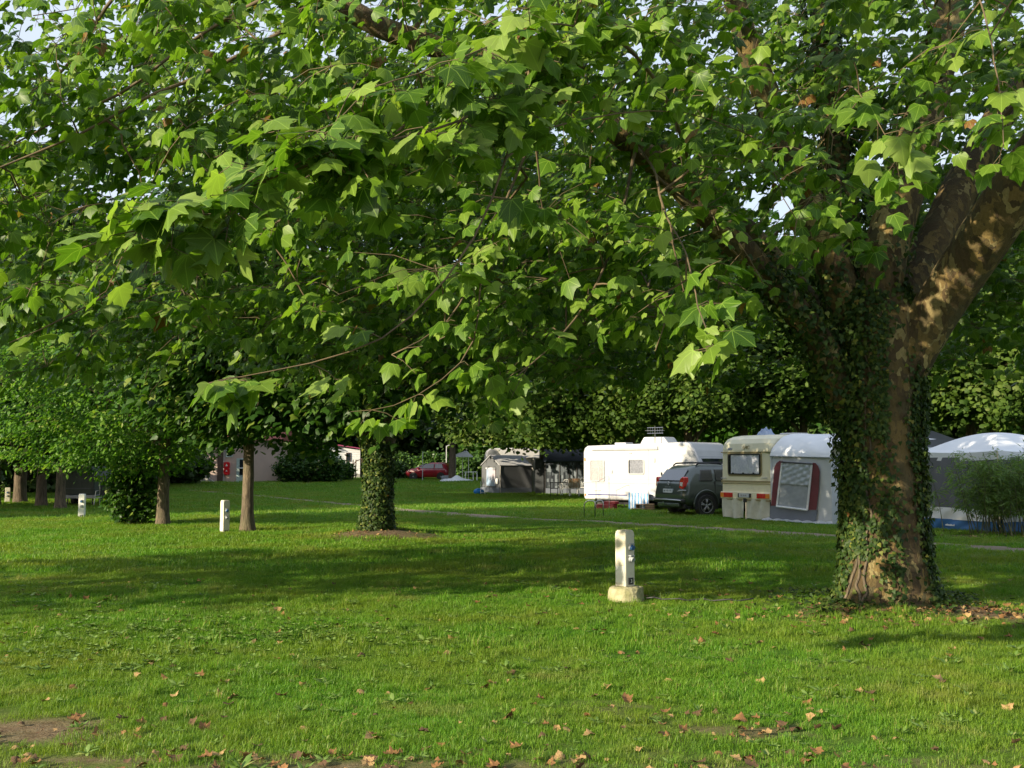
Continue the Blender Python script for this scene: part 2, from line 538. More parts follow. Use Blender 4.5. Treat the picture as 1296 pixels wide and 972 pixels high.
def ground_mat():
    m, nt, out = new_mat('lawn_soil')
    g = N(nt, 'ShaderNodeNewGeometry')
    a = N(nt, 'ShaderNodeAttribute'); a.attribute_name = 'bare'
    n1 = noise_tex(nt, 0.42, 4, vec=g.outputs['Position'])
    n2 = noise_tex(nt, 9, 8, vec=g.outputs['Position'], rough=0.7)
    n3 = noise_tex(nt, 60, 6, vec=g.outputs['Position'], rough=0.7)
    green = mixc(nt, ramp(nt, n1, [(0.4, (0, 0, 0)), (0.7, (1, 1, 1))]), (0.055, 0.15, 0.012), (0.12, 0.185, 0.020))
    green = mixc(nt, ramp(nt, n2, [(0.42, (0, 0, 0)), (0.72, (.8, .8, .8))]), green, (0.045, 0.10, 0.014))
    soil = mixc(nt, ramp(nt, n2, [(0.35, (0, 0, 0)), (0.7, (1, 1, 1))]), (0.13, 0.09, 0.055), (0.26, 0.20, 0.13))
    peb = N(nt, 'ShaderNodeTexVoronoi'); peb.inputs['Scale'].default_value = 38
    nt.links.new(g.outputs['Position'], peb.inputs['Vector'])
    soil = mixc(nt, ramp(nt, peb.outputs['Distance'], [(0.12, (.8, .8, .8)), (0.3, (0, 0, 0))]), soil, (0.30, 0.26, 0.20))
    soil = mixc(nt, 0.7, soil, ramp(nt, n3, [(0.3, (.5, .48, .45)), (0.7, (1.3, 1.28, 1.2))]), 'MULTIPLY')
    c = mixc(nt, a.outputs['Fac'], green, soil)
    p = N(nt, 'ShaderNodeBsdfPrincipled'); p.inputs['Roughness'].default_value = 0.95
    p.inputs['Specular IOR Level'].default_value = 0.1
    nt.links.new(c, p.inputs['Base Color'])
    b = N(nt, 'ShaderNodeBump'); b.inputs['Strength'].default_value = 0.9; b.inputs['Distance'].default_value = 0.03
    nt.links.new(math_(nt, 'ADD', n2, math_(nt, 'MULTIPLY', n3, 0.4)), b.inputs['Height'])
    nt.links.new(b.outputs[0], p.inputs['Normal'])
    nt.links.new(p.outputs[0], out.inputs[0])
    return m
M_ground = ground_mat()
M_path = surf('gravel_path', (0.27, 0.21, 0.145), 0.95, (0.17, 0.135, 0.09), 1.5, bump=0.8, bscale=40, dirt=0.6, dirtcol=(0.12, 0.13, 0.06))

M_white = surf('white_gelcoat', (0.54, 0.54, 0.545), 0.36, (0.50, 0.50, 0.51), 1.2, dirt=0.10)
M_cream = surf('cream_gelcoat', (0.82, 0.77, 0.56), 0.35, (0.76, 0.71, 0.52), 1.5, dirt=0.14)
M_creamline = surf('olive_trim', (0.34, 0.28, 0.14), 0.5)
M_beige = surf('beige_gelcoat', (0.52, 0.48, 0.38), 0.4, (0.46, 0.42, 0.34), 1.5, dirt=0.1)
M_greyline = surf('grey_trim', (0.42, 0.43, 0.45), 0.5)
M_navy = surf('navy_trim', (0.06, 0.07, 0.22), 0.4)
M_rubber = surf('black_rubber', (0.02, 0.02, 0.021), 0.75, (0.035, 0.033, 0.03), 12)
M_black = surf('black_plastic', (0.018, 0.018, 0.02), 0.5)
M_chrome = surf('brushed_steel', (0.55, 0.56, 0.57), 0.3, metal=1.0)
M_alloy = surf('alloy_wheel', (0.5, 0.5, 0.52), 0.3, metal=0.8, dirt=0.3)
M_suv = surf('green_grey_paint', (0.085, 0.105, 0.095), 0.30, (0.078, 0.096, 0.088), 1.0, metal=0.45, coat=0.8, dirt=0.08)
M_redcar = surf('red_paint', (0.30, 0.006, 0.022), 0.3, (0.26, 0.005, 0.02), 1.0, coat=0.8)
M_tail = surf('red_lamp', (0.50, 0.01, 0.012), 0.2, (0.6, 0.03, 0.02), 30, coat=0.5)
M_amber = surf('amber_lamp', (0.75, 0.26, 0.03), 0.25)
M_lampwhite = surf('clear_lamp', (0.70, 0.70, 0.70), 0.15)
M_plate = surf('number_plate', (0.62, 0.66, 0.70), 0.4)
M_platetxt = surf('plate_letter', (0.10, 0.11, 0.13), 0.5)
M_curtain = surf('lace_curtain', (0.86, 0.85, 0.90), 0.8, (0.66, 0.66, 0.75), 14)
M_curtain_pink = surf('pinkish_curtain', (0.62, 0.52, 0.50), 0.8, (0.48, 0.40, 0.40), 14)
M_curtain_grey = surf('grey_curtain', (0.34, 0.34, 0.37), 0.8, (0.22, 0.22, 0.25), 14)
M_canvas = surf('pale_grey_canvas', (0.56, 0.59, 0.63), 0.7, (0.50, 0.53, 0.57), 2, bump=0.15, bscale=3, dirt=0.1)
M_canvas_white = surf('white_canvas', (0.78, 0.80, 0.83), 0.55, (0.72, 0.74, 0.78), 2, bump=0.15, bscale=3)
M_canvas_mid = surf('mid_grey_canvas', (0.33, 0.36, 0.40), 0.6, (0.28, 0.31, 0.35), 2, bump=0.2, bscale=3)
M_canvas_slate = surf('slate_canvas', (0.17, 0.19, 0.24), 0.6, (0.14, 0.16, 0.2), 2, bump=0.2, bscale=3)
M_burg = surf('burgundy_canvas', (0.17, 0.035, 0.045), 0.65, (0.13, 0.03, 0.035), 3, bump=0.2, bscale=4)
M_sheet = surf('pvc_groundsheet', (0.50, 0.52, 0.55), 0.35, (0.4, 0.42, 0.45), 5, bump=0.4, bscale=8)
M_skirt = surf('cream_canvas_skirt', (0.60, 0.60, 0.50), 0.8, (0.5, 0.5, 0.42), 3, bump=0.2, bscale=4, dirt=0.2)
M_tentgrey = surf('grey_tent_canvas', (0.115, 0.12, 0.13), 0.75, (0.095, 0.10, 0.11), 1.5, bump=0.2, bscale=3)
M_tentroof = surf('pale_tent_roof', (0.55, 0.55, 0.57), 0.7, (0.48, 0.48, 0.50), 1.5)
M_tentbeige = surf('beige_tent_canvas', (0.45, 0.42, 0.37), 0.75, (0.38, 0.36, 0.32), 1.5, bump=0.2, bscale=3)
M_darktent = surf('charcoal_tent_canvas', (0.045, 0.05, 0.055), 0.7, (0.035, 0.04, 0.045), 1.5)
M_navycanvas = surf('navy_canvas', (0.03, 0.045, 0.075), 0.7)
M_screen = surf('grey_mesh_screen', (0.13, 0.135, 0.155), 0.7, (0.11, 0.115, 0.13), 1.0)
M_blue = surf('blue_canvas', (0.045, 0.17, 0.42), 0.55, (0.035, 0.13, 0.34), 2, bump=0.3, bscale=4)
M_bollard = surf('cream_concrete_post', (0.66, 0.62, 0.50), 0.75, (0.58, 0.54, 0.43), 4, bump=0.15, bscale=30, dirt=0.3, dirtcol=(0.32, 0.28, 0.2))
M_bollard_white = surf('white_post', (0.72, 0.72, 0.68), 0.7, (0.62, 0.62, 0.58), 4, bump=0.15, bscale=30, dirt=0.25, dirtcol=(0.3, 0.3, 0.24))
M_moss = surf('mossy_concrete', (0.40, 0.37, 0.24), 0.95, (0.22, 0.22, 0.09), 6, bump=0.8, bscale=20, dirt=0.7, dirtcol=(0.12, 0.13, 0.04))
M_sock_blue = surf('blue_socket', (0.05, 0.14, 0.36), 0.4)
M_sock_grey = surf('grey_socket', (0.33, 0.35, 0.37), 0.45)
M_sock_dark = surf('dark_socket', (0.03, 0.035, 0.045), 0.4)
M_pink = surf('pink_render', (0.52, 0.39, 0.33), 0.9, (0.47, 0.36, 0.31), 1.0, bump=0.1, bscale=30, dirt=0.15, dirtcol=(0.3, 0.2, 0.17))
M_brownwood = surf('brown_wood', (0.10, 0.06, 0.045), 0.7, (0.07, 0.045, 0.035), 6)
M_redplastic = surf('red_plastic', (0.62, 0.012, 0.02), 0.35, (0.5, 0.01, 0.015), 6)
M_palegreen = surf('pale_green_paint', (0.42, 0.52, 0.50), 0.5)
M_rooftile = surf('red_roof_tile', (0.30, 0.09, 0.07), 0.8, (0.22, 0.07, 0.05), 5)
M_siding = surf('white_siding', (0.70, 0.70, 0.70), 0.6, (0.62, 0.62, 0.62), 3)
M_stone = surf('grey_stone', (0.33, 0.32, 0.30), 0.9, (0.24, 0.23, 0.21), 5, bump=0.6)
M_plasticwhite = surf('white_resin', (0.74, 0.74, 0.72), 0.45, (0.68, 0.68, 0.66), 5)
M_woodcrate = surf('crate_wood', (0.32, 0.21, 0.11), 0.8, (0.22, 0.14, 0.075), 8, bump=0.3)
M_orange = surf('orange_towel', (0.60, 0.22, 0.08), 0.9, (0.5, 0.3, 0.2), 8)
M_darkgreen = surf('dark_green_tarpaulin', (0.05, 0.065, 0.05), 0.6, (0.04, 0.052, 0.042), 3, bump=0.2)
M_bluebag = surf('bright_blue_bag', (0.02, 0.22, 0.62), 0.5, (0.02, 0.16, 0.5), 5)
M_decal_blue = surf('blue_decal', (0.10, 0.16, 0.48), 0.4)
M_darkred = surf('dark_red_plastic', (0.26, 0.015, 0.03), 0.4, (0.2, 0.012, 0.025), 5)

def glass_mat(name, tint=(0.94, 0.95, 0.96), fac=0.35, rough=0.04):
    """Thin window glass: a clear sheet that also mirrors."""
    m, nt, out = new_mat(name)
    t = N(nt, 'ShaderNodeBsdfTransparent'); t.inputs[0].default_value = (*tint, 1)
    g = N(nt, 'ShaderNodeBsdfGlossy'); g.inputs['Roughness'].default_value = rough
    nz = noise_tex(nt, 3, 3)
    fr = N(nt, 'ShaderNodeFresnel'); fr.inputs[0].default_value = 1.5
    f = math_(nt, 'ADD', math_(nt, 'MULTIPLY', fr.outputs[0], 0.9), math_(nt, 'MULTIPLY', nz, fac * 0.4))
    ge = N(nt, 'ShaderNodeNewGeometry')
    f = math_(nt, 'MULTIPLY', f, math_(nt, 'SUBTRACT', 1.0, ge.outputs['Backfacing']))
    mx = N(nt, 'ShaderNodeMixShader')
    nt.links.new(f, mx.inputs[0]); nt.links.new(t.outputs[0], mx.inputs[1]); nt.links.new(g.outputs[0], mx.inputs[2])
    nt.links.new(mx.outputs[0], out.inputs[0])
    return m
M_glass = glass_mat('window_glass', fac=0.15)
M_carglass = surf('tinted_car_glass', (0.015, 0.02, 0.028), 0.06, (0.012, 0.016, 0.022), 2, coat=1.0, spec=0.8)

def stripe_mat():
    m, nt, out = new_mat('blue_striped_cloth')
    tc = N(nt, 'ShaderNodeTexCoord')
    sp = N(nt, 'ShaderNodeSeparateXYZ'); nt.links.new(tc.outputs['Object'], sp.inputs[0])
    f = math_(nt, 'LESS_THAN', math_(nt, 'FRACT', math_(nt, 'MULTIPLY', math_(nt, 'ADD', sp.outputs[0], 5), 8.2)), 0.45)
    c = mixc(nt, f, (0.80, 0.82, 0.84), (0.12, 0.34, 0.66))
    p = N(nt, 'ShaderNodeBsdfPrincipled'); p.inputs['Roughness'].default_value = 0.8
    nt.links.new(c, p.inputs['Base Color']); nt.links.new(p.outputs[0], out.inputs[0])
    return m
M_stripe = stripe_mat()
def patch_mat():
    m, nt, out = new_mat('patchwork_curtain')
    tc = N(nt, 'ShaderNodeTexCoord')
    mp = N(nt, 'ShaderNodeMapping'); mp.inputs['Scale'].default_value = (9, 9, 5.5)
    nt.links.new(tc.outputs['Object'], mp.inputs[0])
    vo = N(nt, 'ShaderNodeTexVoronoi'); vo.distance = 'CHEBYCHEV'; vo.inputs['Scale'].default_value = 1.0; vo.inputs['Randomness'].default_value = 0.35
    nt.links.new(mp.outputs[0], vo.inputs['Vector'])
    sp = N(nt, 'ShaderNodeSeparateColor'); nt.links.new(vo.outputs['Color'], sp.inputs[0])
    c = ramp(nt, sp.outputs[0], [(0, (0.025, 0.032, 0.042)), (0.35, (0.07, 0.085, 0.10)), (0.55, (0.16, 0.185, 0.21)), (0.8, (0.04, 0.052, 0.06))], 'CONSTANT')
    p = N(nt, 'ShaderNodeBsdfPrincipled'); p.inputs['Roughness'].default_value = 0.8
    nt.links.new(c, p.inputs['Base Color']); nt.links.new(p.outputs[0], out.inputs[0])
    return m
M_patch = patch_mat()
# ------------------------------------------------------------------ leaf shapes (x across, y along the midrib, z the face)
def leaf_shape(half, centre_y, cup, droop, twist, seed):
    r_ = np.random.default_rng(seed)
    right = np.array(half, float)
    tip = right[-1:]; base = right[:1]
    inner = right[1:-1]
    left = inner[::-1] * [-1, 1]
    out = np.vstack([base, inner, tip, left])
    out = out * r_.uniform(0.93, 1.07, (len(out), 1))
    P = np.vstack([[0, centre_y], out])
    z = -cup * P[:, 0] ** 2 * 2.2 - droop * np.clip(P[:, 1] - 0.25, 0, 9) ** 2 + twist * P[:, 0] * P[:, 1] + r_.normal(0, 0.022, len(P))
    z[0] += 0.035
    V = np.column_stack([P, z])
    n = len(out)
    F = np.array([(0, 1 + i, 1 + (i + 1) % n) for i in range(n)])
    return V, F
PLANE_HALF = [(0, 0), (0.17, -0.10), (0.32, -0.08), (0.52, 0.04), (0.44, 0.19), (0.52, 0.34), (0.60, 0.58), (0.45, 0.56), (0.32, 0.56), (0.31, 0.68), (0.15, 0.82), (0, 1.04)]
MAPLE_SIMPLE = [(0, 0), (0.30, -0.05), (0.48, 0.12), (0.57, 0.54), (0.34, 0.56), (0.22, 0.76), (0, 1.04)]
IVY_HALF = [(0, 0), (0.30, -0.08), (0.48, 0.22), (0.24, 0.50), (0, 1.0)]
OVAL_HALF = [(0, 0), (0.26, 0.35), (0.22, 0.72), (0, 1.0)]
PLANE_LEAVES = [leaf_shape(PLANE_HALF, 0.34, c, d, t, 10 + i) for i, (c, d, t) in enumerate([(.10, .18, 0), (.22, .30, .10), (.05, .10, -.12), (.30, .12, .06), (.15, .45, -.05), (-.08, .25, .08)])]
SIMPLE_LEAVES = [leaf_shape(MAPLE_SIMPLE, 0.32, c, d, t, 30 + i) for i, (c, d, t) in enumerate([(.12, .2, 0), (.25, .3, .12), (.02, .1, -.1), (.3, .4, .0)])]
IVY_LEAVES = [leaf_shape(IVY_HALF, 0.33, c, d, 0, 50 + i) for i, (c, d) in enumerate([(.2, .2), (.05, .35), (.3, .1)])]
OVAL_LEAVES = [leaf_shape(OVAL_HALF, 0.5, c, d, t, 70 + i) for i, (c, d, t) in enumerate([(.3, .2, 0), (.1, .3, .1), (.4, .1, -.1)])]
LOW_HALF = [(0, 0), (0.50, 0.06), (0.54, 0.56), (0, 1.05)]
LOW_LEAVES = [leaf_shape(LOW_HALF, 0.36, c, d, t, 90 + i) for i, (c, d, t) in enumerate([(.2, .2, 0), (.35, .3, .1), (.05, .1, -.1)])]
def quad_leaf():
    V = np.array([(0, 0, 0), (0.36, 0.45, -.05), (0, 1.0, -.12), (-0.36, 0.45, -.05), ], float)
    return V, np.array([(0, 1, 2), (0, 2, 3)])
QUAD_LEAVES = [quad_leaf()]
NARROW_LEAVES = [(np.array([(0, 0, 0), (0.09, 0.4, 0.01), (0, 1.0, -.16), (-0.09, 0.4, 0.01)], float), np.array([(0, 1, 2), (0, 2, 3)]))]

def nrm(a):
    return a / (np.linalg.norm(a, axis=-1, keepdims=True) + 1e-9)

def frames(mid, nor):
    """3x3 per leaf: columns x (across), y (midrib), z (face)."""
    y = nrm(mid)
    x = nrm(np.cross(y, nor))
    z = np.cross(x, y)
    return np.stack([x, y, z], -1)

def leaf_mesh(name, shapes, pos, mid, nor, size, var, uv=True):
    """All leaves in one mesh."""
    Fm = frames(mid, nor)
    k = len(shapes)
    which = np.arange(len(pos)) % k
    Vs, Fs, As, Us, nv = [], [], [], [], 0
    for j, (V, F) in enumerate(shapes):
        s = which == j
        if not s.any(): continue
        P = pos[s][:, None, :] + size[s][:, None, None] * np.einsum('nij,vj->nvi', Fm[s], V)
        m = P.shape[0]
        Vs.append(P.reshape(-1, 3))
        Fs.append((F[None] + (np.arange(m) * len(V))[:, None, None] + nv).reshape(-1, 3))
        As.append(np.repeat(var[s], len(F)))
        if uv: Us.append(np.tile(V[:, :2], (m, 1)))
        nv += m * len(V)
    V = np.concatenate(Vs); F = np.concatenate(Fs)
    return np_mesh(name, V, F.ravel(), np.full(len(F), 3), {'var': ('FACE', np.concatenate(As))}, uv=np.concatenate(Us) if uv else None)

SUNV = np.array(SUN_DIR)
def leaf_dirs(outward, n, down=0.8, spread=0.5, sunbias=0.7):
    nor = nrm(np.array([0, 0, 0.62]) + sunbias * SUNV + rng.normal(0, 0.45, (n, 3)) + 0.15 * outward)
    mid = nrm(outward * 0.8 + np.array([0, 0, -down]) + rng.normal(0, spread, (n, 3)) * [1, 1, .6])
    mid = mid - nor * (mid * nor).sum(-1, keepdims=True) * 0.85
    return nrm(mid), nor

def in_frame(P, margin=60):
    """Is a point within the photograph's view? (chooses how finely a leaf is built)"""
    dx, dy, dz = P[:, 0], P[:, 1], P[:, 2] - EYE
    cp, sp_ = math.cos(PITCH), math.sin(PITCH)
    depth = dy * cp + dz * sp_
    up = -dy * sp_ + dz * cp
    u = 648 + FPX * dx / np.maximum(depth, .1); v = 486 - FPX * up / np.maximum(depth, .1)
    return (depth > .5) & (u > -margin) & (u < 1296 + margin) & (v > -margin) & (v < 972 + margin), depth, u, v

# ------------------------------------------------------------------ tree skeletons
class Skeleton:
    """Nodes that later branches may grow from."""
    def __init__(self): self.p, self.r = [], []
    def add(self, pts, rad):
        self.p.extend(pts); self.r.extend(rad); self.arr = None
    def nearest(self, q, up=0.0):
        if self.arr is None or len(self.arr) != len(self.p):
            self.arr = np.array(self.p); self.ra = np.array(self.r)
        d = np.linalg.norm(self.arr - q, axis=1) + up * np.maximum(0, self.arr[:, 2] - q[2])
        i = int(np.argmin(d))
        return self.arr[i], self.ra[i]

def branch_curve(a, b, lift=0.15, n=6, wob=0.06):
    L = np.linalg.norm(b - a)
    t = np.linspace(0, 1, n)[:, None]
    P = a + (b - a) * t
    P[:, 2] += lift * L * (4 * t[:, 0] * (1 - t[:, 0])) * (1.1 - 0.4 * t[:, 0])
    w = rng.normal(0, wob * L, (n, 3)); w[0] = 0; w[-1] = 0
    return P + w * (4 * t * (1 - t))

def grow(sk, targets, tubes, r_of=lambda L: 0.010 + 0.011 * L, lift=0.12, n=6, sides=5, cap_frac=0.6, rmin=0.004, wob=0.06):
    """Branches from the nearest node to every target."""
    for q in targets:
        a, ra = sk.nearest(q)
        L = np.linalg.norm(q - a)
        if L < 0.12: continue
        m = max(4, min(12, int(L / 0.3) + 3))
        P = branch_curve(a, q, lift, m, wob)
        r0 = min(ra * cap_frac, r_of(L))
        rr = r0 + (max(rmin, r0 * 0.25) - r0) * np.linspace(0, 1, m)
        tubes.add(P, rr, sides)
        sk.add(list(P[1:]), list(rr[1:]))

def twig_leaves(tips, starts, per=6, size=(0.13, 0.19), down=1.35):
    """Leaves alternate along straight twigs start->tip. Returns pos, mid, nor, size."""
    n = len(tips)
    t = (np.arange(per) + 0.9) / (per + 0.2)
    t = t[None] * np.ones((n, 1)) + rng.uniform(-.06, .06, (n, per))
    base = starts[:, None] + (tips - starts)[:, None] * t[..., None]
    ax = nrm(tips - starts)
    side = nrm(np.cross(ax, [0, 0, 1.0]) + 1e-4)
    sgn = np.where(np.arange(per) % 2 == 0, 1.0, -1.0)[None, :, None]
    out = nrm(ax[:, None] * 0.55 + side[:, None] * sgn + rng.normal(0, .35, (n, per, 3)))
    out = out.reshape(-1, 3); base = base.reshape(-1, 3)
    k = len(base)
    sz = rng.uniform(size[0], size[1], k) * np.where(rng.random(k) < .18, .6, 1)
    mid, nor = leaf_dirs(out, k, down)
    pos = base + out * (0.035 + 0.25 * sz[:, None]) + np.array([0, 0, -0.015])
    return base, pos, mid, nor, sz

def petioles(tubes_v, base, pos):
    pass

def leaf_objects(parent, pos, mid, nor, sz, var, mat, shapes, meshes_cache, name='leaf'):
    """Separate leaf objects sharing a few meshes."""
    Fm = frames(mid, nor)
    col = []
    for i in range(len(pos)):
        key = (i % len(shapes), int(var[i] * 5.99))
        if key not in meshes_cache:
            V, F = shapes[key[0]]
            me = np_mesh('leaf', V, F.ravel(), np.full(len(F), 3), {'var': ('FACE', np.full(len(F), (key[1] + .5) / 6))}, uv=V[:, :2])
            me.materials.append(mat)
            meshes_cache[key] = me
        o = bpy.data.objects.new(name, meshes_cache[key])
        M = Matrix([[*(Fm[i][r_] * sz[i]), pos[i][r_]] for r_ in range(3)] + [[0, 0, 0, 1]])
        o.matrix_world = M
        col.append(o)
    for o in col:
        COL.objects.link(o)
        o.parent = parent
        # the thing's base is not at the origin: keep the leaf where it grows
        o.matrix_parent_inverse = Matrix.Translation(-parent.location)
    return col

def shift(o, root):
    """Mesh built in world coordinates under a root at its base."""
    o.matrix_parent_inverse = Matrix.Translation(-root.location)
    return o

def trunk_mesh(name, centre, r_of, lobes, parent, mat, n=40, rows=30, z0=-0.25, z1=3.3, lean=(0, 0), bump=0.03, flat=0):
    """A trunk as a displaced column: r_of(t) radius at height fraction t; lobes: root flares (angle, strength)."""
    vs, fs = [], []
    for j in range(rows + 1):
        t = j / rows
        z = z0 + (z1 - z0) * t
        h = max(0, z)
        r0 = r_of(z)
        for k in range(n):
            a = 2 * math.pi * k / n
            fl = 0
            for (la, ls) in lobes:
                dd = (a - la + math.pi) % (2 * math.pi) - math.pi
                fl += ls * math.exp(-(dd / 0.33) ** 2) * math.exp(-h / 0.42)
            q = Vector((math.cos(a) * 1.6, math.sin(a) * 1.6, z * 1.1))
            rr = r0 * (1 + 0.09 * mnoise.noise(q * 1.1 + Vector((3, 7, 1))) + bump * mnoise.noise(q * 4)) + fl
            vs.append((centre[0] + lean[0] * z + rr * math.cos(a), centre[1] + lean[1] * z + rr * math.sin(a), z))
    for j in range(rows):
        for k in range(n):
            fs.append((j * n + k, j * n + (k + 1) % n, (j + 1) * n + (k + 1) % n, (j + 1) * n + k))
    mb = MB(); mb.add(vs, fs)
    o = mb.build(name, mat, parent, smooth=True, recalc=False)
    return o, np.array(vs).reshape(rows + 1, n, 3)

def ivy_on(points, normals, name, parent, size=(0.045, 0.085), lift=0.03, mat=None):
    k = len(points)
    nor = nrm(normals + rng.normal(0, .45, (k, 3)) + [0, 0, .25])
    mid = nrm(np.array([0, 0, -1.0]) + rng.normal(0, .5, (k, 3)))
    mid = nrm(mid - nor * (mid * nor).sum(-1, keepdims=True))
    pos = points + normals * (rng.uniform(0.0, lift * 2, (k, 1)))
    me = leaf_mesh(name, IVY_LEAVES, pos, mid, nor, rng.uniform(*size, k), np.clip(rng.beta(2, 2.2, k), 0, 1), uv=False)
    o = link(name, me, parent, mat or M_ivy)
    o['kind'] = 'stuff'
    return o
# ================================================================== GROUND
def nonuni(a, b, fine_a, fine_b, s, growth=1.22):
    L = list(np.arange(fine_a, fine_b + 1e-6, s))
    st, v = s, L[-1]
    while v < b:
        st *= growth; v += st; L.append(min(v, b))
    st, v = s, L[0]
    while v > a:
        st *= growth; v -= st; L.insert(0, max(v, a))
    return np.array(L)

BARE = [(-3.05, 6.55, .65, .34, 1.0), (-2.5, 5.9, .9, .22, .6), (-1.0, 5.65, .8, .35, .8), (-.2, 5.6, .7, .22, .7), (1.35, 6.55, .42, .22, .75), (2.2, 5.6, .8, .2, .5),
        (TREE_A[0] + .75, TREE_A[1] - .75, .65, .45, .95), (TREE_A[0] - .7, TREE_A[1] - .65, .35, .3, .6), (TREE_A[0] + .1, TREE_A[1] - .1, .8, .75, .8), (TREE_A[0] - 1.1, TREE_A[1] - .9, .3, .25, .5),
        (TREE_B[0] + .1, TREE_B[1] - .5, 1.25, .8, .95), (-.45, 18.2, .5, .5, 0.0), (11.2, 23.6, 2.5, .5, .6), (-6.4, 25.6, .6, .5, .6), (2.7, 8.6, .4, .25, .35), (.6, 7.1, .5, .3, .3)]
def bare(x, y):
    v = np.zeros_like(np.asarray(x, float))
    for (cx, cy, rx, ry, s) in BARE:
        d = ((x - cx) / rx) ** 2 + ((y - cy) / ry) ** 2
        v = np.maximum(v, s * np.exp(-d * .9))
    n = wav(x, y, .55, 2) * .5 + wav(x, y, .17, 3) * .5
    v = np.clip(v * 1.2 + n * .6 * (v > .05), 0, 1)
    front = sstep(6.5, 5.35, np.asarray(y, float)) * .7
    v = np.maximum(v, np.clip(front + n * .5 * (front > 0.02), 0, 1))
    sp_ = np.clip((wav(x, y, 1.9, 4) + wav(x, y, .5, 5) - .95) * 1.2, 0, .5)
    return np.maximum(v, sp_)

gx = nonuni(-420, 420, -9, 9, 0.14); gy = nonuni(-60, 700, 4.4, 27, 0.14)
X, Y = np.meshgrid(gx, gy)
Z = gz(X, Y)
nx, ny = len(gx), len(gy)
idx = np.arange(nx * ny).reshape(ny, nx)
q = np.stack([idx[:-1, :-1], idx[:-1, 1:], idx[1:, 1:], idx[1:, :-1]], -1).reshape(-1, 4)
bz = bare(X, Y)
bz = np.where((Y > 80), 0, bz)
gme = np_mesh('lawn_ground', np.column_stack([X.ravel(), Y.ravel(), Z.ravel()]), q.ravel(), np.full(len(q), 4), {'bare': ('POINT', bz.ravel())}, smooth=True)
ground = link('ground', gme, None, M_ground); ground['kind'] = 'structure'

# the narrow path across the site
path_px = [(232, 620), (290, 625), (380, 633), (500, 645), (640, 655.5), (760, 661), (900, 669.5), (1050, 679), (1296, 697), (1500, 712)]
pc = spline([G(*p)[:2] for p in path_px], 0.8)
tan_ = nrm(np.gradient(pc, axis=0)); side = np.stack([-tan_[:, 1], tan_[:, 0]], 1)
pv, pf = [], []
for i in range(len(pc)):
    for j, s in enumerate((-.58, -.3, 0, .3, .58)):
        ww = s * (1 + .12 * math.sin(i * .9) + .08 * math.sin(i * 2.3))
        p = pc[i] + side[i] * ww
        pv.append((p[0], p[1], float(gz(p[0], p[1])) + 0.006 + .008 * (1 - abs(s) / .58)))
for i in range(len(pc) - 1):
    for j in range(4):
        pf.append((i * 5 + j, i * 5 + j + 1, (i + 1) * 5 + j + 1, (i + 1) * 5 + j))
pth = MB().add(pv, pf).build('path', M_path, None, smooth=True); pth['kind'] = 'structure'
def near_path(x, y):
    P = np.stack([x, y], -1)
    d = np.full(len(x), 99.0)
    for i in range(0, len(pc)):
        d = np.minimum(d, np.hypot(P[:, 0] - pc[i, 0], P[:, 1] - pc[i, 1]))
    return d

# ================================================================== BIG PLANE TREE (front right)
treeA = empty('plane_tree', (TREE_A[0], TREE_A[1], float(gz(*TREE_A))), 0, 'huge ivy-clad plane tree with mottled bark, forking low, spreading over the lawn beside the caravans', 'tree')
def rA(z):
    r_ = 0.50 + 0.13 * math.exp(-max(z, 0) / 0.35) + 0.05 * math.exp(-((z - 3.0) / .7) ** 2) - 0.012 * z
    return (r_ - .085) * math.sqrt(max(.02, 1 - max(0, (z - 3.0) / .75) ** 2))
trA, gridA = trunk_mesh('trunk', TREE_A, rA, [(-2.45, .20), (-0.75, .13), (0.6, .2), (2.2, .2), (-1.6, .05), (3.3, .10)], treeA, M_plane, n=56, rows=50, z1=3.74, lean=(0.01, 0))
shift(trA, treeA)
skA = Skeleton()
tubA_big = []
def limbA(name, px, r0, r1, keep=True, sides=14):
    P = spline([W(*p) if len(p) == 3 else p for p in px], 0.22)
    k = len(P)
    t = np.linspace(0, 1, k)
    rad = r0 + (r1 - r0) * t ** 0.85
    P = P + np.cumsum(rng.normal(0, .006, P.shape), axis=0) * (t[:, None])
    rad = rad * (1 + .05 * np.sin(np.arange(k) * .7 + r0 * 40))
    tb = Tubes(); tb.add(P, rad * (1 if r0 > .06 else .5), sides)
    o = shift(tb.build(name, M_plane if r0 > .06 else M_twig, treeA), treeA)
    skA.add(list(P[2:]), list(rad[2:]))
    return P, rad
LA = {}
LA['right'] = limbA('limb', [(1108, 560, 12.0), (1132, 480, 11.95), (1172, 412, 11.75), (1218, 342, 11.4), (1275, 255, 10.9), (1350, 140, 10.3), (1440, -10, 9.7), (1500, -180, 9.4)], .31, .21, sides=20)
LA['centre'] = limbA('limb', [(1105, 500, 12.0), (1108, 400, 11.95), (1125, 300, 12.0), (1160, 180, 12.2), (1192, 60, 12.5), (1215, -60, 12.8), (1235, -230, 13.0)], .30, .15)
LA['back'] = limbA('limb', [(1125, 490, 12.1), (1145, 400, 12.3), (1190, 290, 12.8), (1255, 160, 13.6), (1330, 30, 14.5), (1400, -120, 15.4)], .27, .14)
LA['midleft'] = limbA('limb', [(1090, 500, 12.0), (1075, 400, 12.0), (1040, 300, 12.0), (1005, 210, 11.9), (965, 110, 11.7), (930, 10, 11.4), (890, -120, 11.2)], .24, .10)
LA['ivy'] = limbA('limb', [(1080, 490, 12.15), (1075, 380, 12.4), (1062, 240, 12.8), (1048, 100, 13.2), (1035, -60, 13.7), (1020, -240, 14.2)], .22, .12)
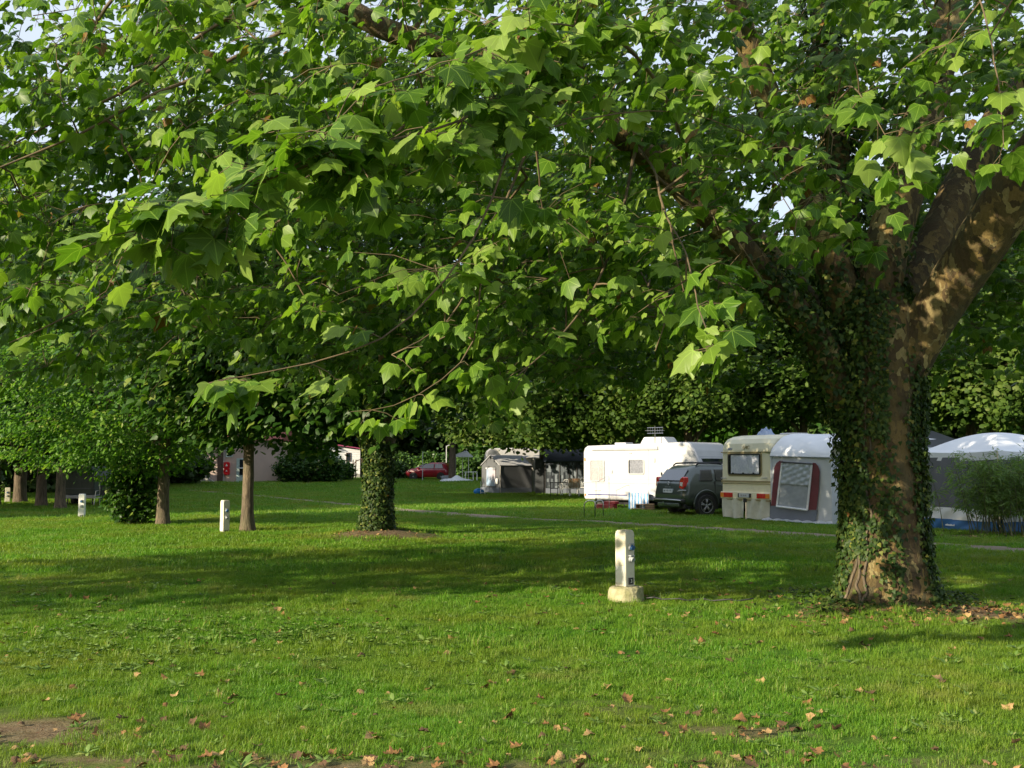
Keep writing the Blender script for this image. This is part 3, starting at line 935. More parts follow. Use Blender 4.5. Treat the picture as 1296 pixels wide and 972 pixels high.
LA['left'] = limbA('limb', [(1070, 510, 11.95), (1035, 430, 11.8), (965, 345, 11.4), (890, 262, 11.0), (805, 185, 10.6), (705, 110, 10.2), (600, 72, 9.9), (490, 35, 9.7), (380, -25, 9.6), (250, -90, 9.6)], .18, .09)
LA['backleft'] = limbA('limb', [(1075, 500, 12.2), (1040, 400, 12.9), (960, 300, 14.0), (860, 200, 15.4), (740, 110, 16.8), (600, 40, 18.0)], .12, .06)
LA['lowleft'] = limbA('branch', [(1040, 395, 12.2), (985, 388, 12.0), (930, 384, 11.8), (850, 386, 11.5), (770, 400, 11.2), (700, 425, 11.0)], .045, .015, sides=7)
# long boughs that reach to the left edge
LA['b1'] = limbA('branch', [(490, 35, 9.7), (420, 12, 9.6), (330, 55, 9.5), (250, 98, 9.4), (200, 118, 9.3), (100, 172, 9.2), (0, 215, 9.1), (-90, 250, 9.0)], .05, .015, sides=7)
LA['b2'] = limbA('branch', [(380, -25, 9.6), (310, 10, 9.8), (230, 60, 9.9), (150, 120, 10.0), (60, 160, 10.1), (-60, 230, 10.3)], .045, .012, sides=7)
LA['b3'] = limbA('branch', [(250, -90, 9.6), (150, -10, 10.2), (80, 90, 10.8), (0, 130, 11.2), (-120, 150, 11.6)], .05, .015, sides=7)
LA['b4'] = limbA('branch', [(600, 72, 9.9), (520, 150, 9.3), (430, 235, 8.9), (330, 290, 8.7), (210, 340, 8.6), (100, 395, 8.6), (20, 430, 8.6)], .045, .010, sides=7)
LA['b5'] = limbA('branch', [(705, 110, 10.2), (650, 230, 9.2), (610, 330, 8.6), (560, 410, 8.2), (490, 450, 7.9)], .04, .010, sides=7)
LA['b6'] = limbA('branch', [(805, 185, 10.6), (780, 290, 9.6), (740, 380, 9.0), (690, 440, 8.6), (640, 480, 8.4)], .04, .010, sides=7)
# boughs towards the photographer
LA['f1'] = limbA('branch', [(890, 262, 11.0), (840, 120, 9.4), (760, 40, 8.0), (670, 90, 7.0), (590, 150, 6.4), (500, 175, 6.05), (400, 205, 5.8), (310, 240, 5.6), (235, 272, 5.5), (190, 290, 5.45)], .045, .006, sides=7)
LA['f1b'] = limbA('branch', [(760, 40, 8.0), (690, 30, 7.2), (610, 60, 6.5), (530, 90, 6.1), (460, 110, 5.9), (420, 150, 5.8), (370, 165, 5.75)], .016, .005, sides=6)
LA['f2'] = limbA('branch', [(670, 90, 7.0), (640, 200, 6.8), (600, 300, 6.6), (520, 400, 6.5), (440, 445, 6.45), (340, 470, 6.4), (262, 482, 6.35)], .02, .005, sides=6)
LA['f3'] = limbA('branch', [(805, 185, 10.6), (828, 215, 9.6), (842, 262, 8.4), (868, 318, 7.3), (884, 385, 6.5), (908, 438, 6.1)], .035, .006, sides=6)
LA['f4'] = limbA('branch', [(1160, 180, 12.2), (1180, 20, 10.0), (1230, -20, 8.2), (1262, 80, 6.8), (1275, 190, 6.2)], .035, .006, sides=6)
LA['f5'] = limbA('branch', [(1040, 300, 12.0), (1050, 150, 10.2), (1070, 110, 8.8), (1100, 140, 7.6), (1125, 185, 7.0)], .03, .006, sides=6)
LA['f6'] = limbA('branch', [(640, 200, 6.8), (700, 160, 7.4), (820, 140, 7.8), (900, 150, 7.9), (980, 190, 8.0)], .02, .006, sides=6)
LA['f7'] = limbA('branch', [(610, 330, 8.6), (600, 430, 8.4), (560, 480, 8.3), (500, 515, 8.2), (445, 525, 8.15)], .018, .005, sides=6)

def crownA(n):
    out = []
    while len(out) < n:
        p = rng.uniform([-9.0, 7.6, 2.3], [13, 20.5, 10.5], (4 * n, 3))
        x, y, z = p.T
        ok = ((x - 3.0) / 11.5) ** 2 + ((y - 12.8) / 8.0) ** 2 + ((z - 4.0) / 7.5) ** 2 < 1
        rad = np.hypot(x - TREE_A[0], y - TREE_A[1])
        zb = 2.75 + 0.42 * wav(x, y, 3.2, 6) + 1.6 * np.exp(-(rad / 2.1) ** 2) + .05 * np.maximum(0, y - 10)
        zb = zb + np.where((x > 3.0) & (y < 12) & (x < 6.4), 1.0, 0) - .35 * np.exp(-((x + .4) / 1.6) ** 2)
        ok &= z > zb
        # thin parts: above the view, near the big limbs on the right, the airy left edge
        keep = np.ones(len(x))
        keep[z > 1.9 + .46 * y] *= .30
        keep[(x > 3.2) & (y < 11.9) & (z > 3.2)] *= .42
        keep[(x > 4.7) & (y < 11.6) & (z < 5.6)] *= .22
        keep[y > 15] *= .85
        ok &= rng.random(len(x)) < keep
        out.extend(p[ok])
    return np.array(out[:n])

brA = Tubes()
tg = crownA(230); tg = tg[np.argsort(np.hypot(tg[:, 0] - TREE_A[0], tg[:, 1] - TREE_A[1]))]
grow(skA, tg, brA, lift=.10)
cl = crownA(1900)
# the part of the crown that reaches out over the photographer's head
ov = rng.uniform([-1.5, 2.0, 5.6], [9.0, 7.8, 8.6], (150, 3)); ov[:, 2] = np.maximum(ov[:, 2], 2.3 + .47 * ov[:, 1])
grow(skA, ov, brA, lift=.10, sides=4)
cl = np.vstack([cl, ov])
grow(skA, cl, brA, lift=.06, sides=4, wob=.03, r_of=lambda L: .006 + .006 * L)
tw = 6
starts = np.repeat(cl, tw, 0)
dirs = nrm(rng.normal(0, 1, (len(starts), 3)) * [1, 1, .55] + [0, 0, -.25])
tips = starts + dirs * rng.uniform(.30, .62, (len(starts), 1))
for a, b in zip(starts, tips):
    mid_ = (a + b) / 2 + [0, 0, .04]
    brA.add([a, mid_, b], [.004, .003, .002], 3)
b0, pos, mid, nor, sz = twig_leaves(tips, starts, per=6, size=(.085, .165))
# foreground sprays on the boughs that hang towards the camera
fb, fp, fm, fn, fs_ = [], [], [], [], []
def spray(P, lo, hi, step, per=2, length=(.15, .34), size=(.15, .21), down=1.4):
    L = len(P); i0, i1 = int(L * lo), int(L * hi) - 1
    st, tp = [], []
    q_ = i0
    while q_ <= i1:
        for _ in range(per):
            a = P[min(q_, L - 1)]
            d = nrm(rng.normal(0, 1, 3) * [1, 1, .7] + [0, -.15, -.35])
            st.append(a); tp.append(a + d * rng.uniform(*length))
        q_ += step
    st, tp = np.array(st), np.array(tp)
    for a, b in zip(st, tp):
        brA.add([a, (a + b) / 2 + [0, 0, .02], b], [.004, .003, .002], 4)
    B_, P_, M_, N_, S_ = twig_leaves(tp, st, per=4, size=size, down=down)
    fb.append(B_); fp.append(P_); fm.append(M_); fn.append(N_); fs_.append(S_)
spray(LA['f1'][0], .46, 1.0, 1, per=5, length=(.15, .42))
spray(LA['f1b'][0], .3, 1.0, 1, per=2)
spray(LA['f1'][0], .30, .55, 2, per=1)
spray(LA['f2'][0], .35, .8, 2, per=1)
spray(LA['f2'][0], .86, 1.0, 1, per=2, length=(.12, .26))
spray(LA['f3'][0], .90, 1.0, 1, per=1, length=(.1, .22))
spray(LA['f3'][0], .30, .90, 2, per=1)
for kk in ('b1', 'b2', 'b3'): spray(LA[kk][0], .15, 1.0, 2, per=2, size=(.11, .17))
spray(LA['f4'][0], .88, 1.0, 1, per=1, length=(.08, .2))
spray(LA['f5'][0], .82, 1.0, 1, per=1)
spray(LA['f6'][0], .1, 1.0, 2, per=1)
spray(LA['f7'][0], .2, 1.0, 2, per=2, size=(.13, .18))
spray(LA['b4'][0], .35, 1.0, 2, per=2, size=(.13, .18))
spray(LA['b5'][0], .4, 1.0, 2, per=2, size=(.13, .18))
spray(LA['b6'][0], .4, 1.0, 2, per=2, size=(.13, .18))
base = np.concatenate([b0] + fb); pos = np.concatenate([pos] + fp); mid = np.concatenate([mid] + fm)
nor = np.concatenate([nor] + fn); sz = np.concatenate([sz] + fs_)
ok = pos[:, 2] > 1.75
base, pos, mid, nor, sz = base[ok], pos[ok], mid[ok], nor[ok], sz[ok]
var = np.clip(rng.beta(2.0, 2.0, len(pos)), 0, .95)
nsp = sum(len(a) for a in fp); var0 = np.concatenate([np.zeros(len(ok) - nsp), np.full(nsp, .17)])[ok]
var = np.minimum(var + var0 * rng.random(len(var)) * 1.6, .93)
var[rng.random(len(pos)) < .010] = 1.0
infr, dep, u_, v_ = in_frame(pos)
score = np.where(infr, sz / dep, 0)
order = np.argsort(-score)
big = order[:290]
rest = order[290:]
near = rest[(dep[rest] < 7.6) & infr[rest]]
far = rest[infr[rest] & (dep[rest] >= 7.6)]; outside = rest[~infr[rest]]
leaf_objects(treeA, pos[big], mid[big], nor[big], sz[big], var[big], M_leaf, PLANE_LEAVES, {})
def lm(ix, shapes, nm):
    o = link('foliage', leaf_mesh(nm, shapes, pos[ix], mid[ix], nor[ix], sz[ix], var[ix]), treeA, M_leaf)
    o['kind'] = 'stuff'
    return shift(o, treeA)
lm(near, PLANE_LEAVES, 'near_foliage')
lm(far, SIMPLE_LEAVES, 'far_foliage')
lm(outside, LOW_LEAVES, 'outer_foliage')
# leaf stalks of the nearer leaves
pt = Tubes()
for i in np.concatenate([big, near[:1300]]):
    pt.add([base[i], pos[i]], [.0022, .0018], 3)
po = shift(pt.build('leaf_stalks', M_twig, treeA), treeA); po['kind'] = 'stuff'
bo = shift(brA.build('twigs', M_twig, treeA), treeA); bo['kind'] = 'stuff'
# ivy on the trunk: thick on the left and right flanks and the top, thinner in the sunny middle
vv = gridA.reshape(-1, 3)
cand_j = rng.integers(2, gridA.shape[0] - 1, 34000); cand_a = rng.random(34000) * gridA.shape[1]
k0 = cand_a.astype(int) % gridA.shape[1]; k1 = (k0 + 1) % gridA.shape[1]; fr = (cand_a % 1)[:, None]
pp = gridA[cand_j, k0] * (1 - fr) + gridA[cand_j, k1] * fr
pp2 = gridA[cand_j - 1, k0] * (1 - fr) + gridA[cand_j - 1, k1] * fr
tt = rng.random((34000, 1)); pp = pp * tt + pp2 * (1 - tt)
nn = pp - np.column_stack([np.full(len(pp), TREE_A[0]), np.full(len(pp), TREE_A[1]), pp[:, 2]]); nn = nrm(nn)
ang = np.degrees(np.arctan2(nn[:, 1], nn[:, 0]))     # -90 = facing the camera
hz = pp[:, 2]
dens = np.full(len(pp), .26)
dens[(ang < -128) | (ang > 150)] = 1.0
dens[(ang > -52) & (ang < 60)] = .95
bareband = np.exp(-((ang + 74 - 6 * np.sin(hz * 2.1)) / 15) ** 2)
dens = dens * (1 - .97 * bareband)
dens[(hz < .6) & (ang < -112) & (ang > -150)] *= .10
dens[(hz > .35) & (hz < 1.35) & (ang > -128) & (ang < -80)] *= 1.9
dens[(hz > 1.9) & (ang < -95)] = np.maximum(dens[(hz > 1.9) & (ang < -95)], .95)
dens *= np.clip(.95 + .75 * wav(ang / 30, hz * 1.5, 1.3, 9), .12, 1.3)
ki = rng.random(len(pp)) < dens * .72
thick = 0.02 + .13 * ((ang < -125) | (ang > 165)) * sstep(.6, 1.9, hz) + .07 * ((ang > -40) & (ang < 40))
pi_ = pp + nn * (rng.random(len(pp)) * thick)[:, None]
shift(ivy_on(pi_[ki], nn[ki], 'ivy', treeA, (.034, .068), lift=.02), treeA)
def ivy_limb(P, rad, root, n, lo=0, hi=1, extra=.05, size=(.05, .09), lift=.02, mat=None):
    i = (rng.uniform(lo, hi, n) * (len(P) - 1)).astype(int)
    d = nrm(rng.normal(0, 1, (n, 3)))
    T = nrm(np.gradient(P, axis=0))[i]
    d = nrm(d - T * (d * T).sum(-1, keepdims=True))
    p = P[i] + d * (rad[i][:, None] + rng.random((n, 1)) * extra) + T * rng.uniform(-.12, .12, (n, 1))
    return p, d
stm = Tubes()
for k in range(13):
    a_ = rng.uniform(0, 56); pts_ = []
    for j in range(3, 42):
        a_ += rng.normal(0, .35)
        i0 = int(a_) % 56; q_ = gridA[j, i0] * (1 - a_ % 1) + gridA[j, (i0 + 1) % 56] * (a_ % 1)
        c_ = np.array([TREE_A[0], TREE_A[1], q_[2]])
        pts_.append(q_ + nrm(q_ - c_) * .012)
    stm.add(spline(pts_, .05), np.linspace(.017, .007, len(spline(pts_, .05))), 6)
so_ = shift(stm.build('ivy_stems', M_bark_pale, treeA), treeA); so_['kind'] = 'stuff'
ps, ds = zip(ivy_limb(*LA['ivy'], treeA, 5200, 0, 1, .16), ivy_limb(*LA['midleft'], treeA, 900, 0, .3, .06), ivy_limb(*LA['centre'], treeA, 500, 0, .25, .05), ivy_limb(*LA['left'], treeA, 1500, 0, .25, .08))
shift(ivy_on(np.concatenate(ps), np.concatenate(ds), 'ivy', treeA, lift=.02), treeA)
print('tree A leaves', len(pos))

# ================================================================== SECOND PLANE TREE (middle)
def ell_points(n, c, rx, ry, rz, inner=.55, zmin=None, flat=0.0):
    """points in an ellipsoid shell between inner..1 of the radius"""
    d = nrm(rng.normal(0, 1, (n * 3, 3)))
    r_ = rng.uniform(inner ** 3, 1, n * 3) ** (1 / 3)
    p = d * r_[:, None] * [rx, ry, rz] + c
    if zmin is not None:
        p = p[p[:, 2] > zmin + .35 * wav(p[:, 0], p[:, 1], 2.2, 7)]
    return p[:n]

def tree_generic(name, loc, label, cat, group, bark, leafm, trunk_r, trunk_h, limbs, crown_pts, n_clump, per_clump, leaf_size, clump_r, shapes, ivy=0, lean=(0, 0), forks=3, flare=.12, layered=False, down=.7, trunk_curve=None, sunbias=.5, twig=True, varmul=1.0, leaf_parts=0):
    root = empty(name, loc, 0, label, cat, group)
    loc = np.array(loc, float)
    zt = loc[2]
    sk = Skeleton()
    P = spline([[loc[0], loc[1], zt - .15], [loc[0] + lean[0] * .4, loc[1] + lean[1] * .4, zt + trunk_h * .5], [loc[0] + lean[0], loc[1] + lean[1], zt + trunk_h]], .15)
    h = P[:, 2] - zt
    rad = trunk_r * (1 - .12 * h / trunk_h) + flare * np.exp(-np.maximum(h, 0) / .25)
    tb = Tubes(); 
    v, f = sweep(P, rad, 20, True)
    for i in range(len(v)):
        q = Vector(v[i] - loc)
        c_ = Vector((P[min(i // 20, len(P) - 1)][0], P[min(i // 20, len(P) - 1)][1], v[i][2]))
        w = 1 + .12 * mnoise.noise(q * 2.2) + .06 * mnoise.noise(q * 7)
        v[i] = np.array(c_) + (v[i] - np.array(c_)) * w
    o = MB().add(v, f).build('trunk', bark, root, smooth=True, recalc=False); shift(o, root)
    sk.add(list(P[-3:]), list(rad[-3:]))
    lt = []
    for (lp, r0, r1) in limbs:
        Q = spline(lp, .3)
        rr = np.linspace(r0, r1, len(Q))
        t2 = Tubes(); t2.add(Q, rr, 9)
        shift(t2.build('limb', bark, root), root)
        sk.add(list(Q[1:]), list(rr[1:])); lt.append((Q, rr))
    cl = crown_pts(n_clump)
    br = Tubes()
    grow(sk, cl[np.argsort(np.linalg.norm(cl - P[-1], axis=1))], br, lift=.10, sides=4, cap_frac=.55, r_of=lambda L: .008 + .013 * L)
    bo = shift(br.build('branches', bark, root), root); bo['kind'] = 'stuff'
    n = n_clump * per_clump
    cc = np.repeat(cl, per_clump, 0)
    off = rng.normal(0, 1, (n, 3)) * ([clump_r, clump_r, clump_r * (.28 if layered else .62)])
    pos = cc + off
    cen = cl.mean(0)
    outw = nrm((pos - cen) * [1, 1, .4] + rng.normal(0, .5, (n, 3)))
    mid, nor = leaf_dirs(outw, n, down, .6, sunbias)
    szz = rng.uniform(leaf_size[0], leaf_size[1], n)
    var = np.clip(rng.beta(2.2, 2.2, n) * varmul + np.repeat(rng.normal(0, .10, n_clump), per_clump), 0, .93)
    keep = pos[:, 2] > zt + (.5 if n_clump > 100 else .06)
    me = leaf_mesh('foliage', shapes, pos[keep], mid[keep], nor[keep], szz[keep], var[keep], uv=False)
    fo = shift(link('foliage', me, root, leafm), root); fo['kind'] = 'stuff'
    if ivy:
        p1, d1 = ivy_limb(P[: int(len(P) * .98)], rad, root, ivy, 0, 1, .07)
        arr = [(p1, d1)] + [ivy_limb(Q, rr, root, ivy // 4, 0, .35, .09) for Q, rr in lt[:3]]
        iv = ivy_on(np.concatenate([a[0] for a in arr]), np.concatenate([a[1] for a in arr]), 'ivy', root, (.045, .085), .04)
        shift(iv, root)
    return root, P, rad

B = np.array([TREE_B[0], TREE_B[1], float(gz(*TREE_B))])
def BW(px, py, d): return W(px, py, d)
limbsB = [([BW(484, 560, 23.6), BW(510, 500, 23.4), BW(560, 452, 23.0), BW(615, 412, 22.6), BW(690, 350, 22.2), BW(760, 270, 21.8)], .27, .09),
          ([BW(476, 560, 23.6), BW(468, 480, 23.6), BW(462, 400, 23.7), BW(450, 300, 23.8), BW(440, 180, 24)], .26, .10),
          ([BW(470, 550, 23.5), BW(440, 480, 23.0), BW(400, 410, 22.4), BW(345, 330, 21.8), BW(300, 250, 21.4)], .2, .07),
          ([BW(482, 540, 23.8), BW(510, 450, 24.6), BW(540, 340, 25.6), BW(560, 230, 26.6)], .2, .08)]
def crownB(n):
    out = []
    while len(out) < n:
        p = ell_points(n * 2, B + [0.2, 0, 5.4], 6.6, 5.6, 4.6, .35)
        rad = np.hypot(p[:, 0] - B[0], p[:, 1] - B[1])
        zb = 2.5 + .3 * wav(p[:, 0], p[:, 1], 2.5, 3) + .8 * np.exp(-(rad / 1.2) ** 2) + 1.25 * sstep(1.0, 3.2, p[:, 0] - B[0])
        ok = p[:, 2] > zb
        ok &= ~((p[:, 0] < B[0] - 1.5) & (p[:, 1] < B[1] - 1) & (p[:, 2] < 3.6) & (rng.random(len(p)) < .6))
        out.extend(p[ok])
    return np.array(out[:n])
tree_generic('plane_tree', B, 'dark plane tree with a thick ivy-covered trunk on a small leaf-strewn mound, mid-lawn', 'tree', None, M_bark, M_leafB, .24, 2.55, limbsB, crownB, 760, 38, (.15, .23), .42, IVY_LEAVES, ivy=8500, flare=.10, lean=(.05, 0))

# ================================================================== LAWN TREES ON THE LEFT
def crown_ell(c, rx, ry, rz, inner, zmin):
    def f(n):
        out = []
        while len(out) < n:
            out.extend(ell_points(n, np.array(c), rx, ry, rz, inner, zmin))
        return np.array(out[:n])
    return f
g = G(313, 672)
tree_generic('maple_tree', g, 'young maple with a slim flaking trunk and ivy at its foot, beside a cream post', 'tree', 'small trees along the left of the lawn', M_bark_pale, M_leafB, .14, 2.2,
             [([g + [0, 0, 2.1], g + [.4, 0, 3.2], g + [1.2, -.3, 4.6]], .11, .04), ([g + [0, 0, 2.1], g + [-.5, .1, 3.2], g + [-1.1, 0, 4.8]], .11, .04), ([g + [0, 0, 2.0], g + [.1, -.5, 3.3], g + [.1, -1.2, 4.5]], .09, .03)],
             crown_ell(g + [0.5, 0, 4.2], 3.6, 3.2, 2.6, .3, 1.95), 360, 46, (.10, .16), .34, LOW_LEAVES, flare=.08, layered=True, ivy=0)
def crown_hb(g):
    def f(n):
        out = []
        while len(out) < n:
            p = ell_points(n, g + [-1.1, -.3, 3.6], 4.2, 3.4, 2.4, .25)
            zb = .80 + .12 * (p[:, 0] - g[0] + 1) ** 2 * np.where(p[:, 0] > g[0] - 1, .9, .45) + .25 * wav(p[:, 0], p[:, 1], 1.8, 7)
            out.extend(p[p[:, 2] > zb])
        return np.array(out[:n])
    return f
g = G(206, 665)
tree_generic('hornbeam_tree', g, 'bright green low-spreading hornbeam with a stout brown trunk, next to a leafy trunk-side bush', 'tree', 'small trees along the left of the lawn', M_bark_pale, M_leafC, .155, 2.1,
             [([g + [0, 0, 2.0], g + [-.9, 0, 2.9], g + [-2.2, -.3, 3.8]], .12, .04), ([g + [0, 0, 2.0], g + [.3, .1, 3.2], g + [.8, 0, 4.8]], .12, .04), ([g + [0, 0, 1.9], g + [-.4, -.7, 3.0], g + [-.9, -1.8, 3.6]], .10, .03)],
             crown_hb(g), 560, 62, (.09, .15), .30, OVAL_LEAVES, flare=.06, layered=True, down=.35)
g = G(168, 664)
def crown_bush(n):
    out = ell_points(n, g + [0, 0, .95], .58, .5, 1.05, .3)
    out[:, 2] = np.maximum(out[:, 2], g[2] + .12 + .1 * rng.random(len(out)))
    return out
tree_generic('ivy_bush', g, 'dark rounded bush of ivy and shoots growing up under the hornbeam branches', 'bush', None, M_bark, M_leafB, .10, 1.4, [], crown_bush, 90, 34, (.08, .14), .16, SIMPLE_LEAVES, flare=.03)
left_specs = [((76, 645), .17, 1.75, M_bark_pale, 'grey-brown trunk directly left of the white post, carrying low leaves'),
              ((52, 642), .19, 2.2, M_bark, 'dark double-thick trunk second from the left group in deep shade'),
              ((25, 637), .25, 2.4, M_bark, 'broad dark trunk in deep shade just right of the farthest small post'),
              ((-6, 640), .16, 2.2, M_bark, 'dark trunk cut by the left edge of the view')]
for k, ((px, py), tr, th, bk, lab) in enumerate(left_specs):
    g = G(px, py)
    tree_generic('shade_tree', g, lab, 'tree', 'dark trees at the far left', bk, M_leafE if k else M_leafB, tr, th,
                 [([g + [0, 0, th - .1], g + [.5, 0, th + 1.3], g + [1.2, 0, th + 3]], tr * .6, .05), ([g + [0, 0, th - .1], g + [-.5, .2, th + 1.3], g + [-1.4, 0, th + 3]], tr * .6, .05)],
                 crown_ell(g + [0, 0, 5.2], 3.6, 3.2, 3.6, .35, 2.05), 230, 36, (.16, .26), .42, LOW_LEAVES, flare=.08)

# ================================================================== TREES BEHIND
def crown_proto(name, rx, ry, rz, n_clump, per, size, cr, mat, seed, inner=.5, shapes=LOW_LEAVES, low=-.75):
    c = np.array([0, 0, 0.0])
    cl = []
    while len(cl) < n_clump:
        p = ell_points(n_clump, c, rx, ry, rz, inner)
        # uneven outline
        d = nrm(p)
        k = 1 + .22 * np.sin(d[:, 0] * 5 + seed) * np.cos(d[:, 2] * 6 + seed * 2) + .12 * np.sin(d[:, 1] * 9 + seed)
        p = p * k[:, None]
        cl.extend(p[p[:, 2] > low * rz])
    cl = np.array(cl[:n_clump])
    n = n_clump * per
    pos = np.repeat(cl, per, 0) + rng.normal(0, 1, (n, 3)) * [cr, cr, cr * .6]
    outw = nrm(pos + rng.normal(0, .8, (n, 3)))
    mid, nor = leaf_dirs(outw, n, .6, .6, .35)
    nor = nrm(nor + .35 * nrm(pos / [rx, ry, rz]))
    var = np.clip(rng.beta(2.2, 2.2, n) + np.repeat(rng.normal(0, .14, n_clump), per), 0, .93)
    me = leaf_mesh(name, shapes, pos, mid, nor, rng.uniform(*size, n), var, uv=False)
    me.materials.append(mat)
    return me
C_lime = crown_proto('lime_crown', 4.2, 4.0, 3.8, 560, 62, (.13, .21), .36, M_leafD, 1)
C_lime2 = crown_proto('lime_crown_wide', 5.2, 4.2, 3.4, 560, 62, (.13, .21), .38, M_leafD, 4)
C_wood = crown_proto('woodland_crown', 5.6, 5.0, 5.6, 520, 34, (.26, .42), .52, M_leafE, 2)
C_wood2 = crown_proto('woodland_crown_tall', 4.6, 4.6, 7.0, 520, 26, (.30, .46), .60, M_leafB, 3)
C_yellow = crown_proto("yellowish_crown", 3.2, 3.2, 5.5, 400, 24, (.18, .30), .35, M_leafF, 5)
C_thin = crown_proto('thin_crown', 3.4, 3.4, 3.2, 150, 20, (.16, .26), .42, M_leafD, 6, inner=.2)
def trunk_proto(name, r_, h, mat):
    P = spline([[0, 0, -.2], [.1, .05, h * .5], [-.05, 0, h]], .5)
    tb = Tubes(); rr = np.linspace(r_ * 1.2, r_ * .5, len(P)); tb.add(P, rr, 10)
    for a in range(5):
        an = a * 1.3; t0 = int(len(P) * (.35 + .11 * a))
        b = P[min(t0, len(P) - 1)]
        tb.add(branch_curve(b, b + np.array([math.cos(an) * 2.0, math.sin(an) * 2.0, 1.8]), .1, 6), np.linspace(r_ * .4, .04, 6), 6)
    v = np.concatenate(tb.v); f = np.concatenate(tb.f)
    me = np_mesh(name, v, f.ravel(), np.full(len(f), 4), smooth=True); me.materials.append(mat)
    return me
T_a = trunk_proto('far_trunk', .22, 6.5, M_bark)
T_b = trunk_proto('far_trunk_stout', .34, 8.0, M_bark)
def far_tree(name, x, y, crown, zc, sc, label, group, trunk=T_a, rz=0.0, kind='tree', off=(0, 0)):
    root = empty(name, (x, y, float(gz(x, y))), rz, label, kind, group)
    t = link('trunk', trunk, root); t.scale = (sc, sc, zc / 6.5)
    c = link('crown', crown, root); c.location = (off[0] * math.cos(-rz) - off[1] * math.sin(-rz), off[0] * math.sin(-rz) + off[1] * math.cos(-rz), zc); c.scale = (sc, sc, sc)
    return root
grpL = 'trees overhanging the caravans'
def fx(px, d): return (px - 648) / FPX * d
limes = [(685, 60.8, C_lime2, 5.6, 1.05, 'olive-green lime tree hanging over the grey tent awning'),
         (752, 49, C_lime2, 5.2, 1.0, 'leafy lime tree whose lowest sprays hang beside the patchwork awning panels'),
         (800, 47.5, C_lime, 5.9, 1.0, 'lime tree standing behind the roof aerial of the white caravan'),
         (868, 45.5, C_lime2, 5.9, .95, 'lime tree behind the beige motorhome'),
         (940, 46.5, C_lime, 6.2, .95, 'lime tree behind the cream caravan'),
         (1020, 45.5, C_lime2, 6.4, .9, 'lime tree behind the awning, left of the big trunk'),
         (1130, 44, C_lime, 6.3, 1.0, 'lime tree hidden mostly behind the big plane trunk'),
         (1225, 42, C_lime2, 6.2, 1.0, 'lime tree behind the white and blue party tent'),
         (1310, 39, C_lime, 6.0, .95, 'lime tree at the right edge behind the bamboo')]
for k, (px, d, c, zc, sc, lab) in enumerate(limes):
    far_tree('lime_tree', fx(px, d), d, c, zc, sc, lab, grpL, T_a, k * 1.7, off=((-.6, -4.2) if k == 0 else (-1.6, .5) if k == 1 else (0, 0)))
g = G(572, 609)
far_tree('ash_tree', g[0], g[1], C_wood, 7.6, .75, 'tree with a thin bare trunk standing right of the white parasol', None, T_b, .4)
grpW = 'woodland trees closing the view'
k = 0
wl = 'dark woodland tree far behind the camp site'
for (px, d) in [(-60, 62), (60, 66), (170, 74), (250, 98), (340, 104), (425, 108), (500, 112), (560, 117), (620, 110), (680, 104), (745, 98), (820, 92), (900, 86), (985, 80), (1075, 76), (1165, 70), (1260, 64), (1350, 58), (-110, 50),
                (30, 92), (140, 110), (300, 128), (460, 134), (640, 132), (790, 124), (930, 112), (1090, 100), (1250, 92)]:
    c = (C_wood, C_wood2)[k % 2]
    s = 1.15 + .25 * math.sin(k * 2.1)
    far_tree('woodland_tree', fx(px, d), d, c, 5.6 * s + (1.5 if k % 2 else 0) + (d > 85) * 1.5, s * (1.25 if d > 85 else 1.05), wl, grpW, T_b, k * .9)
    k += 1
# the same row of trees goes on beyond the left edge and shades the lawn from there
for (x_, y_, s_) in ((-32.5, 27, 1.0), (-17.2, 6.4, .72)):
    far_tree('lawn_tree', x_, y_, C_thin if s_ < 1 else C_wood, 6.6, s_ if s_ >= 1 else 1.05, 'tree of the lawn row standing beyond the left edge of the view', 'lawn trees beyond the left edge', T_b, x_)
far_tree('poplar_tree', fx(28, 56), 56, C_yellow, 9.5, 1.0, 'yellow-green feathery tree rising at the left edge behind the plane branches', None, T_a, .3)
# ================================================================== HEDGES AND SHRUBS
def bush(name, c, rx, ry, rz, n_clump, per, size, mat, label, cat='hedge', group=None, shapes=LOW_LEAVES, cr=.22):
    root = empty(name, (c[0], c[1], float(gz(c[0], c[1]))), 0, label, cat, group)
    cl = []
    while len(cl) < n_clump:
        p = ell_points(n_clump, np.array([c[0], c[1], rz * .9 + root.location[2]]), rx, ry, rz * 1.0, .6)
        cl.extend(p[p[:, 2] > root.location[2] + .08])
    cl = np.array(cl[:n_clump])
    n = n_clump * per
    pos = np.repeat(cl, per, 0) + rng.normal(0, 1, (n, 3)) * [cr, cr, cr * .7]
    pos[:, 2] = np.maximum(pos[:, 2], root.location[2] + .03)
    mid, nor = leaf_dirs(nrm(pos - cl.mean(0)), n, .4, .6, .3)
    var = np.clip(rng.beta(2.2, 2.2, n) + np.repeat(rng.normal(0, .1, n_clump), per), 0, .93)
    fo = shift(link('foliage', leaf_mesh('foliage', shapes, pos, mid, nor, rng.uniform(*size, n), var, uv=False), root, mat), root)
    fo['kind'] = 'stuff'
    st = Tubes()
    for q_ in cl[::3]:
        st.add(branch_curve(np.array([c[0] + rng.normal(0, .25 * rx), c[1] + rng.normal(0, .25 * ry), root.location[2] - .05]), q_, .1, 5), np.linspace(.03, .008, 5), 4)
    so = shift(st.build('stems', M_bark, root), root); so['kind'] = 'stuff'
    return root
p = G(390, 611); bush('hedge', (p[0], p[1] + .5), 2.6, 1.4, 1.35, 300, 26, (.12, .2), M_leafB, 'dark clipped rounded hedge right of the pink building')
